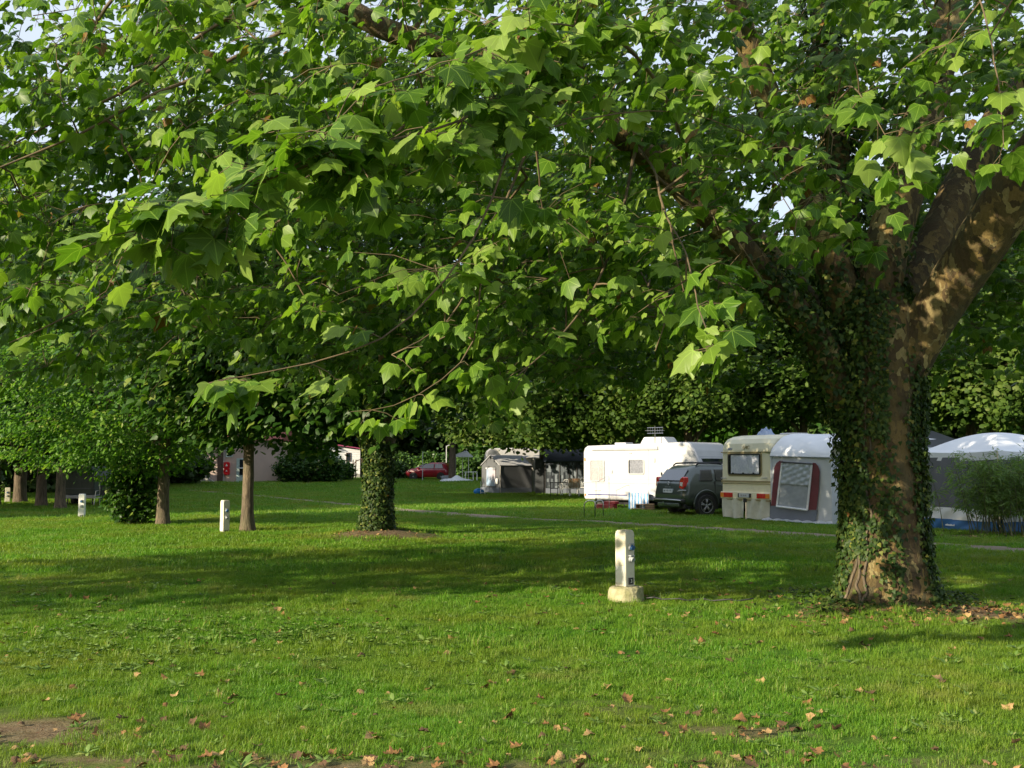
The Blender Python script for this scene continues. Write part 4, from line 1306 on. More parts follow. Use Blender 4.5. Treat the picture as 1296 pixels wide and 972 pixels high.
p = G(425, 609); bush('hedge', (p[0], p[1] + 1.5), 1.2, 1.2, .85, 120, 24, (.12, .2), M_leafB, 'small low hedge in front of the white chalet')
p = G(505, 607); bush('laurel_bush', (p[0] - .3, p[1] + .6), 1.5, 1.2, 1.2, 170, 26, (.12, .2), M_hedge, 'mid-green laurel bush left of the red car bonnet', 'bush')
for (px, lab) in ((548, 'green hedge section rising right behind the red car'), (590, 'green hedge section behind the parasol poles'), (628, 'green hedge section behind the tent and the bare-trunked tree')):
    bush('hedge', (fx(px, 99), 99), 2.0, 1.2, 1.25, 170, 26, (.14, .24), M_hedge, lab, 'hedge', 'hedge sections behind the red car')
for (px, d, lab) in ((130, 70, 'dark undergrowth clump below the far trees, left of the pink building'), (210, 78, 'dark undergrowth clump close to the pale railing'), (40, 60, 'dark undergrowth clump behind the broad dark trunks')):
    bush('shrub', (fx(px, d), d), 3.2, 1.5, 1.4, 150, 22, (.2, .34), M_leafE, lab, 'shrub', 'undergrowth at the far left')

# bamboo at the right edge
def bamboo(px, d, spreadx, h, n, label, name='bamboo_clump'):
    x0 = fx(px, d)
    root = empty(name, (x0, d, float(gz(x0, d))), 0, label, 'bamboo', 'bamboo clumps by the party tent')
    st = Tubes(); P_, O_ = [], []
    for i in range(n):
        bx, by = x0 + rng.normal(0, spreadx * .38), d + rng.normal(0, .25)
        hh = h * rng.uniform(.72, 1.02)
        lean = rng.normal(0, .16, 2) + [(bx - x0) * .28, 0]
        A = np.array([bx, by, -.05]); Bq = A + [lean[0] * hh, lean[1] * hh, hh]
        C = branch_curve(A, Bq, .02, 8, .01)
        st.add(C, np.linspace(.011, .004, 8), 5)
        for _ in range(15):
            t = rng.uniform(.35, 1.0)
            q_ = A + (Bq - A) * t
            dd = nrm(rng.normal(0, 1, 3) * [1, 1, .4] + [0, 0, .2])
            L = rng.uniform(.14, .36)
            e = q_ + dd * L
            st.add([q_, (q_ + e) / 2 + [0, 0, .02], e], [.003, .002, .0015], 3)
            for s in np.linspace(.25, 1, 10):
                P_.append(q_ + (e - q_) * s + rng.normal(0, .035, 3)); O_.append(dd)
    P_, O_ = np.array(P_), np.array(O_); m = len(P_)
    mid, nor = leaf_dirs(O_, m, .35, .5, .3)
    fo = shift(link('foliage', leaf_mesh('foliage', NARROW_LEAVES, P_, mid, nor, rng.uniform(.10, .17, m), np.clip(rng.beta(2, 2, m), 0, .93), uv=False), root, M_bamboo), root)
    fo['kind'] = 'stuff'
    so = shift(st.build('culms', M_culm, root), root); so['kind'] = 'stuff'
bamboo(1244, 24.6, .62, 1.85, 26, 'airy bamboo clump with thin culms in front of the white and blue party tent')
bamboo(1292, 24.2, .7, 1.95, 34, 'denser bamboo clump cut by the right edge of the view')
bamboo(1345, 24.4, .8, 2.1, 26, 'bamboo clump just past the right edge of the view')

# ================================================================== GRASS AND GROUND COVER
def blade_tuft(name, nb, radius, h, w, seed, mat):
    r_ = np.random.default_rng(seed)
    V, F, A = [], [], []
    for i in range(nb):
        a = r_.uniform(0, 6.28); rr = radius * math.sqrt(r_.random())
        c = np.array([rr * math.cos(a), rr * math.sin(a), -.01])
        fa = r_.uniform(0, 6.28); s = np.array([math.cos(fa), math.sin(fa), 0]); l = np.array([-math.sin(fa), math.cos(fa), 0])
        hh = h * r_.uniform(.45, 1.15); ww = w * r_.uniform(.7, 1.3); ln = r_.uniform(.15, .95) * hh
        b = len(V)
        V += [c - s * ww / 2, c + s * ww / 2, c - s * ww * .4 + l * ln * .3 + [0, 0, hh * .6], c + s * ww * .4 + l * ln * .3 + [0, 0, hh * .6], c + l * ln + [0, 0, hh * (1.0 - .25 * ln / hh)]]
        F += [(b, b + 1, b + 3), (b, b + 3, b + 2), (b + 2, b + 3, b + 4)]
        A += [min(.99, max(0, r_.beta(2, 2.4)))] * 3
    F = np.array(F)
    me = np_mesh(name, np.array(V), F.ravel(), np.full(len(F), 3), {'var': ('FACE', np.array(A))})
    me.materials.append(mat)
    return bpy.data.objects.new(name, me)
tufts_near = [blade_tuft('grass_tuft', 64, .12, .062, .0042, 100 + i, M_grass) for i in range(5)] + [blade_tuft('long_tuft', 46, .06, .13, .005, 120, M_grass)]
tufts_far = [blade_tuft('far_tuft', 60, .20, .085, .010, 140 + i, M_grass) for i in range(4)]
def rosette(name, n, L, w, seed, upright=.5):
    r_ = np.random.default_rng(seed)
    a = np.arange(n) * 6.28 / n + r_.uniform(-.3, .3, n)
    out = np.column_stack([np.cos(a), np.sin(a), np.full(n, upright)]) + r_.normal(0, .18, (n, 3))
    nor = nrm(np.column_stack([-np.cos(a) * upright, -np.sin(a) * upright, np.ones(n)]) + r_.normal(0, .2, (n, 3)))
    V, F = OVAL_LEAVES[seed % 3]
    V = V * [w / L / .5, 1, 1]
    me = leaf_mesh(name, [(V, F)], np.zeros((n, 3)) + [0, 0, .01], nrm(out), nor, L * r_.uniform(.7, 1.1, n), r_.beta(2, 2, n), uv=False)
    me.materials.append(M_weed)
    return bpy.data.objects.new(name, me)
weeds = [rosette('dock_rosette', 7, .095, .032, 3, .75), rosette('plantain_rosette', 8, .09, .03, 4, .4), rosette('dandelion_rosette', 9, .09, .018, 5, .5), rosette('clover', 12, .04, .03, 7, .6)]

def litter(name, seed, mat, n=1):
    V, F = leaf_shape(PLANE_HALF, .34, -.35 if seed % 2 else .5, -.3 if seed % 3 else .5, .3, seed)
    me = np_mesh(name, V - [0, .45, 0], F.ravel(), np.full(len(F), 3), {'var': ('FACE', np.full(len(F), .5))}, uv=V[:, :2])
    me.materials.append(mat)
    return me
LIT = [litter('dry_leaf', 200 + i, (M_dead, M_dead2, M_dead3)[i % 3]) for i in range(6)]
litter_objs = [bpy.data.objects.new('litter_leaf', m_) for m_ in LIT]

def scatter(name, P, protos, idx_, rz, sc, tilt=None, kind='stuff'):
    me = bpy.data.meshes.new(name)
    me.vertices.add(len(P)); me.vertices.foreach_set('co', np.ascontiguousarray(P, dtype=np.float32).ravel())
    tilt = np.zeros(len(P)) if tilt is None else tilt
    for k_, arr, ty in (('idx', idx_, 'INT'), ('rz', rz, 'FLOAT'), ('sc', sc, 'FLOAT'), ('tilt', tilt, 'FLOAT')):
        a = me.attributes.new(k_, ty, 'POINT'); a.data.foreach_set('value', np.ascontiguousarray(arr, dtype=np.int32 if ty == 'INT' else np.float32))
    me.update()
    o = link(name, me); o['kind'] = kind
    ng = bpy.data.node_groups.new(name + '_scatter', 'GeometryNodeTree')
    ng.interface.new_socket('Geometry', in_out='INPUT', socket_type='NodeSocketGeometry')
    ng.interface.new_socket('Geometry', in_out='OUTPUT', socket_type='NodeSocketGeometry')
    gi = ng.nodes.new('NodeGroupInput'); go = ng.nodes.new('NodeGroupOutput')
    jn = ng.nodes.new('GeometryNodeJoinGeometry')
    for pr in reversed(protos):
        oi = ng.nodes.new('GeometryNodeObjectInfo'); oi.inputs['Object'].default_value = pr
        oi.inputs['As Instance'].default_value = True
        ng.links.new(oi.outputs['Geometry'], jn.inputs[0])
    ip = ng.nodes.new('GeometryNodeInstanceOnPoints')
    ip.inputs['Pick Instance'].default_value = True
    def na(n_, ty):
        x = ng.nodes.new('GeometryNodeInputNamedAttribute'); x.data_type = ty; x.inputs[0].default_value = n_
        return x.outputs[0]
    cx = ng.nodes.new('ShaderNodeCombineXYZ')
    ng.links.new(na('tilt', 'FLOAT'), cx.inputs[0]); ng.links.new(na('rz', 'FLOAT'), cx.inputs[2])
    ng.links.new(gi.outputs[0], ip.inputs['Points']); ng.links.new(jn.outputs[0], ip.inputs['Instance'])
    ng.links.new(na('idx', 'INT'), ip.inputs['Instance Index'])
    ng.links.new(cx.outputs[0], ip.inputs['Rotation']); ng.links.new(na('sc', 'FLOAT'), ip.inputs['Scale'])
    ng.links.new(ip.outputs[0], go.inputs[0])
    md = o.modifiers.new('scatter', 'NODES'); md.node_group = ng
    return o

def field(d0, d1, dens, margin=2.2):
    """random ground points in the wedge the camera sees, a little wider"""
    half = .58
    area = half * (d1 ** 2 - d0 ** 2) + 2 * margin * (d1 - d0)
    n = int(area * dens)
    y = np.sqrt(rng.uniform(d0 ** 2, d1 ** 2, n))
    x = rng.uniform(-1, 1, n) * (half * y + margin)
    return x, y
def put_grass(name, d0, d1, dens, protos, scr, nidx=None, pw=None):
    x, y = field(d0, d1, dens)
    b = bare(x, y) if d0 < 40 else np.zeros(len(x))
    ok = rng.random(len(x)) > b * 1.25
    ok &= near_path(x, y) > .50 + .12 * wav(x, y, 1.1, 3)
    ra = np.hypot(x - TREE_A[0], y - TREE_A[1]); rb = np.hypot(x - TREE_B[0], y - TREE_B[1])
    ok &= (ra > .62) & (rb > .45)
    x, y = x[ok], y[ok]; n = len(x)
    idx_ = rng.choice(len(protos), n, p=pw)
    sc = rng.uniform(*scr, n) * (1 + .28 * wav(x, y, 2.2, 8) + .12 * wav(x, y, .6, 1))
    scatter(name, np.column_stack([x, y, gz(x, y)]), protos, idx_, rng.uniform(0, 6.28, n), sc)
    print(name, n)
put_grass('grass', 4.6, 9.0, 250, tufts_near, (.45, .85), pw=[.19, .19, .19, .19, .19, .05])
put_grass('grass', 9.0, 16.0, 105, tufts_near, (.7, 1.05), pw=[.19, .19, .19, .19, .19, .05])
put_grass('grass', 16.0, 32.0, 26, tufts_far, (.8, 1.2))
put_grass('grass', 32.0, 62.0, 8, tufts_far, (1.2, 1.8))
put_grass('grass', 62.0, 100.0, 3.0, tufts_far, (1.8, 2.4))

x, y = field(4.8, 15.0, 22.0)
w_ = wav(x, y, 1.6, 5) + wav(x, y, .5, 2) * .6
ok = (w_ > -.05) & (rng.random(len(x)) < np.where(y < 9, .8, .35)) & (near_path(x, y) > .7)
x, y = x[ok], y[ok]
cl_x = rng.normal(-3.0, 1.25, 620); cl_y = rng.normal(10.0, .75, 620)
n0, n1 = len(x), len(cl_x)
ii = np.concatenate([rng.choice(3, n0, p=[.22, .45, .33]), np.full(n1, 3)])
x = np.concatenate([x, cl_x]); y = np.concatenate([y, cl_y])
ss = np.concatenate([rng.uniform(.4, 1.0, n0) * np.where(rng.random(n0) < .8, .75, 1.15), rng.uniform(.5, 1.15, n1)])
ok = np.hypot(x - TREE_A[0], y - TREE_A[1]) > .75
scatter('ground_weeds', np.column_stack([x, y, gz(x, y) + np.where(ii == 3, .02, .01)])[ok], weeds, ii[ok], rng.uniform(0, 6.28, ok.sum()), ss[ok])

# dry leaves too many to count on the mounds and the worn patches
LX, LY = [], []
for (cx, cy, sx, sy, n) in ((TREE_A[0] + .7, TREE_A[1] - .75, .7, .4, 230), (TREE_A[0] - .4, TREE_A[1] - .95, .9, .4, 200), (TREE_B[0] + .1, TREE_B[1] - .6, 1.0, .6, 150), (-.8, 5.55, 1.3, .28, 230), (-2.7, 6.2, .9, .5, 60), (1.3, 6.5, .5, .3, 45), (11.3, 23.8, 2, .4, 120), (1.5, 5.6, 1.2, .3, 14)):
    LX.append(rng.normal(cx, sx, n)); LY.append(rng.normal(cy, sy, n))
x2, y2 = field(5.0, 15.0, 4.5); LX.append(x2); LY.append(y2)
x, y = np.concatenate(LX), np.concatenate(LY); n = len(x)
ok = (np.hypot(x - TREE_A[0], y - TREE_A[1]) > .68) & (np.hypot(x - TREE_B[0], y - TREE_B[1]) > .42)
x, y = x[ok], y[ok]; n = len(x)
scatter('leaf_litter', np.column_stack([x, y, gz(x, y) + .022]), litter_objs, rng.choice(6, n), rng.uniform(0, 6.28, n), rng.uniform(.018, .075, n), rng.normal(0, .4, n))

# creeping ivy at the foot of the big tree
n = 1100
a = rng.uniform(0, 6.28, n); rr = .66 + np.abs(rng.normal(0, .32, n))
x, y = TREE_A[0] + rr * np.cos(a), TREE_A[1] + rr * np.sin(a)
keep = (wav(x, y, .8, 4) > -.2)
x, y = x[keep], y[keep]; n = len(x)
iv = ivy_on(np.column_stack([x, y, gz(x, y) + .035]), np.tile([0, 0, 1.0], (n, 1)), 'ground_ivy', None, (.035, .065), .03)

# single dry leaves one can point to
singles = [((296, 887), .11, 1, 'pale upright dry leaf, the clearest one in the left foreground grass'),
           ((221, 884), .07, 1, 'small pale dry leaf lying left of the clearest pale leaf'),
           ((278, 880), .07, 0, 'small brown dry leaf between two pale ones in the left foreground'),
           ((166, 902), .08, 0, 'orange-brown dry leaf near the bare earth at lower left'),
           ((96, 919), .07, 0, 'rust-coloured dry leaf at the edge of the bare patch, lower left'),
           ((124, 931), .08, 0, 'curled rust dry leaf just right of the rust-coloured one, lower left'),
           ((470, 939), .11, 1, 'large tan curled dry leaf at the bottom of the lawn, left of centre'),
           ((314, 962), .10, 1, 'tan dry leaf at the very bottom edge of the lawn'),
           ((351, 773), .10, 1, 'pale folded dry leaf far out on the sunlit lawn, left of centre'),
           ((365, 787), .08, 0, 'red-brown dry leaf just right of the pale folded one'),
           ((573, 811), .10, 1, 'pale curled dry leaf in the middle of the sunlit lawn'),
           ((643, 911), .10, 0, 'orange dry leaf standing in the grass at bottom centre'),
           ((614, 873), .08, 0, 'brown upright dry leaf, one of a close pair at bottom centre'),
           ((624, 869), .08, 1, 'tan upright dry leaf, one of a close pair at bottom centre'),
           ((792, 889), .09, 3, 'dark curled dry leaf in the grass right of centre'),
           ((768, 874), .08, 1, 'pale dry leaf in the grass right of centre'),
           ((888, 815), .09, 0, 'rust-orange dry leaf on the lawn left of the big tree foot'),
           ((937, 913), .10, 0, 'brown dry leaf at the right end of the small worn patch'),
           ((1070, 826), .08, 0, 'orange dry leaf in shaded grass before the big tree'),
           ((1188, 864), .10, 1, 'yellowish dry leaf in shaded grass at right'),
           ((1022, 892), .09, 0, 'brown flat dry leaf in the right foreground grass'),
           ((1276, 899), .09, 1, 'yellow-green dry leaf near the right edge of the lawn'),
           ((681, 792), .07, 0, 'small dry leaf on the lawn nearly below the cream post')]
for (px, py), s, mi, lab in singles:
    p = G(px, py)
    o = bpy.data.objects.new('fallen_leaf', LIT[mi]); COL.objects.link(o)
    o.location = (p[0], p[1], p[2] + .03); o.scale = (s * .82, s * .82, s * .82)
    o.rotation_euler = (rng.uniform(.2, .9), rng.uniform(-.3, .3), rng.uniform(0, 6.28))
    prop(o, lab, 'dry leaf', 'dry leaves lying on the lawn')
# ================================================================== VEHICLES, TENTS AND OTHER THINGS
class Plane:
    """A vertical wall plane: local x along d, local y into the thing, z up."""
    def __init__(self, o, ang):
        self.o = np.array([o[0], o[1], 0.0]); self.a = ang
        self.d = np.array([math.cos(ang), math.sin(ang)]); self.n = np.array([-math.sin(ang), math.cos(ang)])
        self.z0 = float(gz(o[0], o[1]))
    def at(self, px, py, y=0.0):
        """where the sight line through a pixel meets the wall: (x, z) in local metres"""
        r_ = W(px, py, 10.0) - [0, 0, EYE]
        o = self.o[:2] + self.n * y
        t = (o @ self.n) / (r_[:2] @ self.n)
        p = r_[:2] * t
        return float((p - self.o[:2]) @ self.d), float(EYE + r_[2] * t - self.z0)
    def root(self, name, label, cat, group=None):
        return empty(name, (self.o[0], self.o[1], self.z0), self.a, label, cat, group)

def panel(x0, x1, z0, z1, y0, y1, r=.04, n=4):
    return MB().prism(rr_pts(x1 - x0, z1 - z0, r, n, (x0 + x1) / 2, (z0 + z1) / 2), 'y', y0, y1)

def ring(x0, x1, z0, z1, y0, y1, w=.05, r=.05, n=4):
    """a window frame: rounded rectangle with a hole"""
    A = rr_pts(x1 - x0, z1 - z0, r, n, (x0 + x1) / 2, (z0 + z1) / 2)
    B_ = rr_pts(x1 - x0 - 2 * w, z1 - z0 - 2 * w, max(.01, r - w * .5), n, (x0 + x1) / 2, (z0 + z1) / 2)
    k = len(A)
    vs = [(p[0], y, p[1]) for y in (y0, y1) for pts in (A, B_) for p in pts]
    fs = []
    for i in range(k):
        j = (i + 1) % k
        fs += [(i, j, k + j, k + i), (2 * k + i, 3 * k + i, 3 * k + j, 2 * k + j), (i, 2 * k + i, 2 * k + j, j), (k + i, k + j, 3 * k + j, 3 * k + i)]
    return MB().add(vs, fs)

def cloth(x0, x1, z0, z1, y, amp=.02, waves=12, nx=60, nz=8, hem=0.0, seed=0):
    """a hanging, pleated sheet with real folds"""
    r_ = np.random.default_rng(seed); ph = r_.uniform(0, 6.28, 4)
    vs, fs = [], []
    for j in range(nz + 1):
        for i in range(nx + 1):
            u, v = i / nx, j / nz
            a = amp * (math.sin(u * waves * 6.28 + ph[0] + .8 * math.sin(v * 3 + ph[1])) * .7 + .5 * math.sin(u * waves * 2.3 * 3 + ph[2]))
            zz = z0 + (z1 - z0) * v
            if v == 0: zz += hem * math.sin(u * waves * 4 + ph[3])
            vs.append((x0 + (x1 - x0) * u, y + a * (1 - .5 * v), zz))
    for j in range(nz):
        for i in range(nx):
            a = j * (nx + 1) + i
            fs.append((a, a + 1, a + nx + 2, a + nx + 1))
    return MB().add(vs, fs)

def slab(pts, off):
    """a thick plate from a 3-D polygon"""
    n = len(pts); off = np.array(off)
    vs = [np.array(p, float) for p in pts] + [np.array(p, float) + off for p in pts]
    return MB().add(vs, [tuple(range(n)), tuple(range(2 * n - 1, n - 1, -1))] + [(i, (i + 1) % n, (i + 1) % n + n, i + n) for i in range(n)])

def sheet(fn, nu, nv, thick=None):
    vs, fs = [], []
    for j in range(nv + 1):
        for i in range(nu + 1):
            vs.append(fn(i / nu, j / nv))
    for j in range(nv):
        for i in range(nu):
            a = j * (nu + 1) + i
            fs.append((a, a + 1, a + nu + 2, a + nu + 1))
    return MB().add(vs, fs)

def window(root, x0, x1, z0, z1, frame_mat, curtain_mat, y=0.0, w=.035, name='window', waves=9, seed=1, cover=(.04, .96)):
    f = ring(x0, x1, z0, z1, y - .03, y + .012, w, .06).build(name, frame_mat, root)
    panel(x0 + w * .8, x1 - w * .8, z0 + w * .8, z1 - w * .8, y - .002, y + .008, .04).build('dark_inside', M_black, f)
    a, b = x0 + (x1 - x0) * cover[0], x0 + (x1 - x0) * cover[1]
    cloth(max(a, x0 + w), min(b, x1 - w), z0 + w, z1 - w, y - .013, .007, waves, 110, 4, seed=seed).build('curtain', curtain_mat, f, smooth=True)
    panel(x0 + w * .8, x1 - w * .8, z0 + w * .8, z1 - w * .8, y - .026, y - .022, .04).build('pane', M_glass, f)
    return f

def wheel(root, x, y, z, r, w, spokes=5, side=1, rim_mat=None, name='wheel'):
    """wheel with its axle along local x; side=+1: the outer face looks to +x"""
    o = bpy.data.objects.new(name, None); COL.objects.link(o); o.parent = root; o.location = (x, y, z)
    prof = [(r * .62, -w / 2), (r * .93, -w / 2), (r, -w * .36), (r * 1.0, w * .36), (r * .93, w / 2), (r * .66, w / 2), (r * .62, w * .42)]
    n = 36
    vs, fs = [], []
    for k in range(n):
        a = 6.2832 * k / n
        for (rr, xx) in prof: vs.append((side * xx, rr * math.cos(a), rr * math.sin(a)))
    m = len(prof)
    for k in range(n):
        for j in range(m):
            fs.append((k * m + j, k * m + (j + 1) % m, ((k + 1) % n) * m + (j + 1) % m, ((k + 1) % n) * m + j))
    MB().add(vs, fs).build('tyre', M_rubber, o, smooth=False)
    mb = MB()
    mb.add([(side * w * .2, r * .6 * math.cos(6.2832 * k / n), r * .6 * math.sin(6.2832 * k / n)) for k in range(n)], [tuple(range(n))])
    mb.build('brake_disc', M_black, o)
    rm = MB()
    for s in range(spokes):
        a = 6.2832 * s / spokes + .3
        for da in (-.13, .13):
            c0, s0 = math.cos(a + da * .3), math.sin(a + da * .3); c1, s1 = math.cos(a + da), math.sin(a + da)
            rm.tube([(side * w * .44, r * .08 * c0, r * .08 * s0), (side * w * .40, r * .60 * c1, r * .60 * s1)], r * .045, 5)
    pts = [(side * w * .42, r * .63 * math.cos(6.2832 * k / n), r * .63 * math.sin(6.2832 * k / n)) for k in range(n + 1)]
    rm.tube(pts, r * .035, 6)
    rm.tube([(side * w * .34, 0, 0), (side * w * .47, 0, 0)], r * .14, 10)
    rm.build('rim', rim_mat or M_alloy, o, smooth=True)
    return o

# ------------------------------------------------------------------ grey SUV
pl = Plane((4.52, 34.45), R(-66))
car = pl.root('suv', 'dark grey-green SUV parked tail towards us between the white and cream caravans', 'car')
Wd = 1.82
Ls = [(.34, .14, 1.68, .20, 4.15, .12), (.46, .03, 1.79, .05, 4.26, .16), (.58, 0, Wd, .0, 4.3, .20), (.72, 0, Wd, .0, 4.31, .22), (.84, 0, Wd, .03, 4.30, .22), (.98, .02, 1.80, .05, 4.24, .22), (1.04, .03, 1.79, .07, 4.1, .22),
      (1.09, .05, 1.77, .10, 3.32, .22), (1.30, .10, 1.72, .25, 3.02, .24), (1.46, .155, 1.665, .40, 2.72, .25), (1.55, .22, 1.60, .50, 2.5, .25), (1.60, .36, 1.46, .68, 2.25, .25)]
loft_layers(Ls, 6).build('body', M_suv, car, smooth=True)
MB().box(.16, 1.66, .12, 4.2, .24, .40).build('underbody', M_black, car, bevel=.04)
# rear window, wiper, lamps, plate, lettering
slab([(.24, .085, 1.10), (1.58, .085, 1.10), (1.52, .375, 1.45), (.30, .375, 1.45)], (0, -.02, .012)).build('rear_window', M_carglass, car, bevel=.008)
MB().tube([(.91, .055, 1.10), (.80, .085, 1.125), (.50, .12, 1.14)], [.014, .01, .007], 6).build('wiper', M_black, car)
MB().prism([(1.48, .88), (1.68, .84), (1.755, .93), (1.745, 1.20), (1.68, 1.235), (1.54, 1.17)], 'y', .035, .22).build('tail_lamp', M_tail, car, bevel=.02)
MB().prism([(.26, .88), (.10, .84), (.05, .93), (.06, 1.20), (.12, 1.225), (.22, 1.17)], 'y', .09, .26).build('tail_lamp', M_tail, car, bevel=.02)
MB().prism([(1.54, .95), (1.68, .93), (1.70, 1.06), (1.56, 1.06)], 'y', .026, .06).build('reversing_lamp', M_lampwhite, car, bevel=.01)
MB().prism([(.20, .95), (.12, .93), (.11, 1.06), (.19, 1.06)], 'y', .082, .12).build('reversing_lamp', M_lampwhite, car, bevel=.01)
MB().prism([(1.795, .83), (1.52, .83), (1.40, .77), (1.80, .80)], 'y', .0, .10).build('lamp_surround', M_greyline, car, bevel=.01)
pp_ = panel(.64, 1.17, .73, .85, -.012, .03, .015).build('number_plate', M_plate, car)
for k_, (a, b) in enumerate(((.67, .80), (.84, .97), (1.01, 1.14))):
    t_ = text_obj('plate_lettering', ('AB', '473', 'KT')[k_], .075, M_platetxt, car, ((a + b) / 2, -.014, .79), (math.pi / 2, 0, 0))
text_obj('tailgate_lettering', 'D U S T E R', .062, M_chrome, car, (.905, -.004, .905), (math.pi / 2, 0, 0), .004)
b_ = MB(); dm = [(0, .055), (.04, 0), (0, -.055), (-.04, 0)]; 
for i in range(4):
    p0, p1 = dm[i], dm[(i + 1) % 4]
    b_.tube([(.905 + p0[0], .03, 1.02 + p0[1]), (.905 + p1[0], .03, 1.02 + p1[1])], .010, 6)
b_.build('badge', M_chrome, car)
MB().box(.06, 1.76, -.02, .14, .42, .56).build('bumper', M_black, car, bevel=.05)
MB().tube([(.10, .03, .46), (.20, -.035, .505), (.91, -.045, .515), (1.62, -.035, .505), (1.72, .03, .46)], [.012, .02, .024, .02, .012], 8).build('skid_strip', M_chrome, car, smooth=True)
MB().box(.30, 1.52, -.012, .1, .30, .42).build('rear_valance', M_suv, car, bevel=.03)
MB().tube([(.91, .05, .36), (.91, -.16, .36), (.91, -.18, .45)], .02, 8).build('tow_hook', M_chrome, car)
# side windows on the right-hand flank
def sidew(name, ys, mat=M_carglass, x=1.0):
    slab([(1.785, ys[0], 1.10), (1.785, ys[1], 1.10), (1.665, ys[2], 1.455), (1.665, ys[3], 1.455)], (.018, 0, .006)).build(name, mat, car, bevel=.01)
sidew('side_window', (.58, 1.08, 1.10, .70))
sidew('side_window', (1.20, 2.02, 2.0, 1.20))
sidew('side_window', (2.12, 3.05, 2.62, 2.10))
slab([(1.79, 1.13, .55), (1.79, 1.145, .55), (1.79, 1.16, 1.09), (1.79, 1.145, 1.09)], (.035, 0, 0)).build('door_gap', M_black, car)
slab([(1.79, 2.06, .50), (1.79, 2.075, .50), (1.79, 2.075, 1.09), (1.79, 2.06, 1.09)], (.035, 0, 0)).build('door_gap', M_black, car)
MB().tube([(1.83, 1.28, .97), (1.85, 1.36, .97), (1.83, 1.46, .97)], .014, 6).build('door_handle', M_suv, car)
MB().tube([(1.83, 2.18, .97), (1.85, 2.26, .97), (1.83, 2.36, .97)], .014, 6).build('door_handle', M_suv, car)
for sx, nm in ((.27, 'roof_rail'), (1.55, 'roof_rail')):
    MB().tube([(sx, .62, 1.575), (sx, .72, 1.645), (sx, 1.2, 1.665), (sx, 1.9, 1.665), (sx, 2.4, 1.635), (sx, 2.5, 1.57)], .026, 8).build(nm, M_black, car, smooth=True)
for (yy) in (.82, 3.42):
    pts = [(1.815, yy + .45 * math.cos(a), .36 + .45 * math.sin(a)) for a in np.linspace(-.1, math.pi + .1, 16)]
    MB().prism([(yy + .43 * math.cos(a), .34 + .43 * math.sin(a)) for a in np.linspace(-.25, math.pi + .25, 20)], 'x', 1.62, 1.823).build('wheel_arch', M_black, car)
    MB().tube(pts, .03, 8).build('arch_flare', M_suv, car, smooth=True)
    wheel(car, 1.735, yy, .34, .345, .23, 5, 1)
    wheel(car, .14, yy, .34, .345, .23, 5, -1)
MB().box(1.79, 1.835, 1.3, 2.95, .42, .56).build('side_sill', M_black, car, bevel=.02)
MB().box(1.80, 1.98, 2.75, 2.9, 1.08, 1.24).build('wing_mirror', M_black, car, bevel=.04)

# ------------------------------------------------------------------ white caravan
pl = Plane((2.62, 39.3), R(-40.8))
cv = pl.root('caravan', 'long white caravan with curtained windows, roof air unit and aerial, side-on behind the steel hoops', 'caravan')
outl = [(739.5, 632), (738.3, 626), (738, 600), (738, 572), (739.5, 567), (743, 564.2), (780, 562.8), (830, 560.8), (868, 559.3), (873, 560.3), (879, 570), (886, 587), (888, 600), (888, 620), (885, 630), (878, 635), (860, 634.6), (820, 634), (780, 633)]
op = [pl.at(*p) for p in outl]
XR = op[13][0]
MB().prism(op, 'y', 0, 2.25).build('body', M_white, cv, bevel=.07, seg=4)
def at(px, py, y=0.0): return pl.at(px, py, y)
def wpx(a, b, c, d_, *args, **kw):
    x0, z1 = at(a, b); x1, _ = at(c, d_); _, z0 = at((a + c) / 2, d_)
    return window(cv, x0, x1, z0, z1, *args, **kw)
wpx(747, 582, 765.5, 609.5, M_greyline, M_curtain_pink, waves=7, seed=2)
wpx(795, 581, 815.5, 600.5, M_greyline, M_curtain_grey, waves=8, seed=3, cover=(.12, .95))
wpx(843, 580.5, 861, 606, M_greyline, M_curtain_grey, waves=2, seed=4)
def strip(px0, px1, py, h, mat, name, dy=.018, root=None):
    x0, z = at(px0, py); x1, z2 = at(px1, py)
    zc = (z + z2) / 2
    return panel(x0, x1, zc - h / 2, zc + h / 2, -dy, .01, h * .45, 2).build(name, mat, root or cv)
strip(738.8, 886, 606.5, .03, M_greyline, 'trim_strip', .010)
strip(738.8, 886, 611.5, .045, M_greyline, 'trim_strip', .014)
strip(744, 794, 626.2, .04, M_navy, 'navy_stripe', .006)
x0, z0 = at(750, 570); x1, z1 = at(833, 567.5)
MB().tube([(x0, -.02, z0 + .02), (x1, -.02, z0 + .02)], .035, 8).build('awning_rail', M_greyline, cv)
MB().box(x0, x1, -.05, .02, z0 + .045, z0 + .13).build('awning_cassette', M_white, cv, bevel=.02)
for (px, py, w_, h_, nm, mt) in ((797.5, 573.3, .12, .05, 'vent_grille', M_greyline), (828.3, 582.5, .07, .16, 'awning_lamp', M_greyline), (774.3, 597, .07, .12, 'water_inlet', M_greyline), (740.5, 581.5, .035, .11, 'marker_lamp', M_amber), (741, 626, .04, .08, 'marker_lamp', M_amber), (756, 620.5, .28, .03, 'service_flap_seam', M_greyline)):
    xx, zz = at(px, py)
    panel(xx - w_ / 2, xx + w_ / 2, zz - h_ / 2, zz + h_ / 2, -.028, .01, min(w_, h_) * .3).build(nm, mt, cv)
# entrance door between the middle windows
xa, za = at(820, 569); xb, zb = at(841, 631)
ring(xa, xb, zb, za, -.008, .006, .018, .06).build('door_outline', M_greyline, cv)
MB().box(xb - .12, xb - .08, -.05, -.01, (za + zb) / 2 - .06, (za + zb) / 2 + .06).build('door_handle', M_black, cv, bevel=.01)
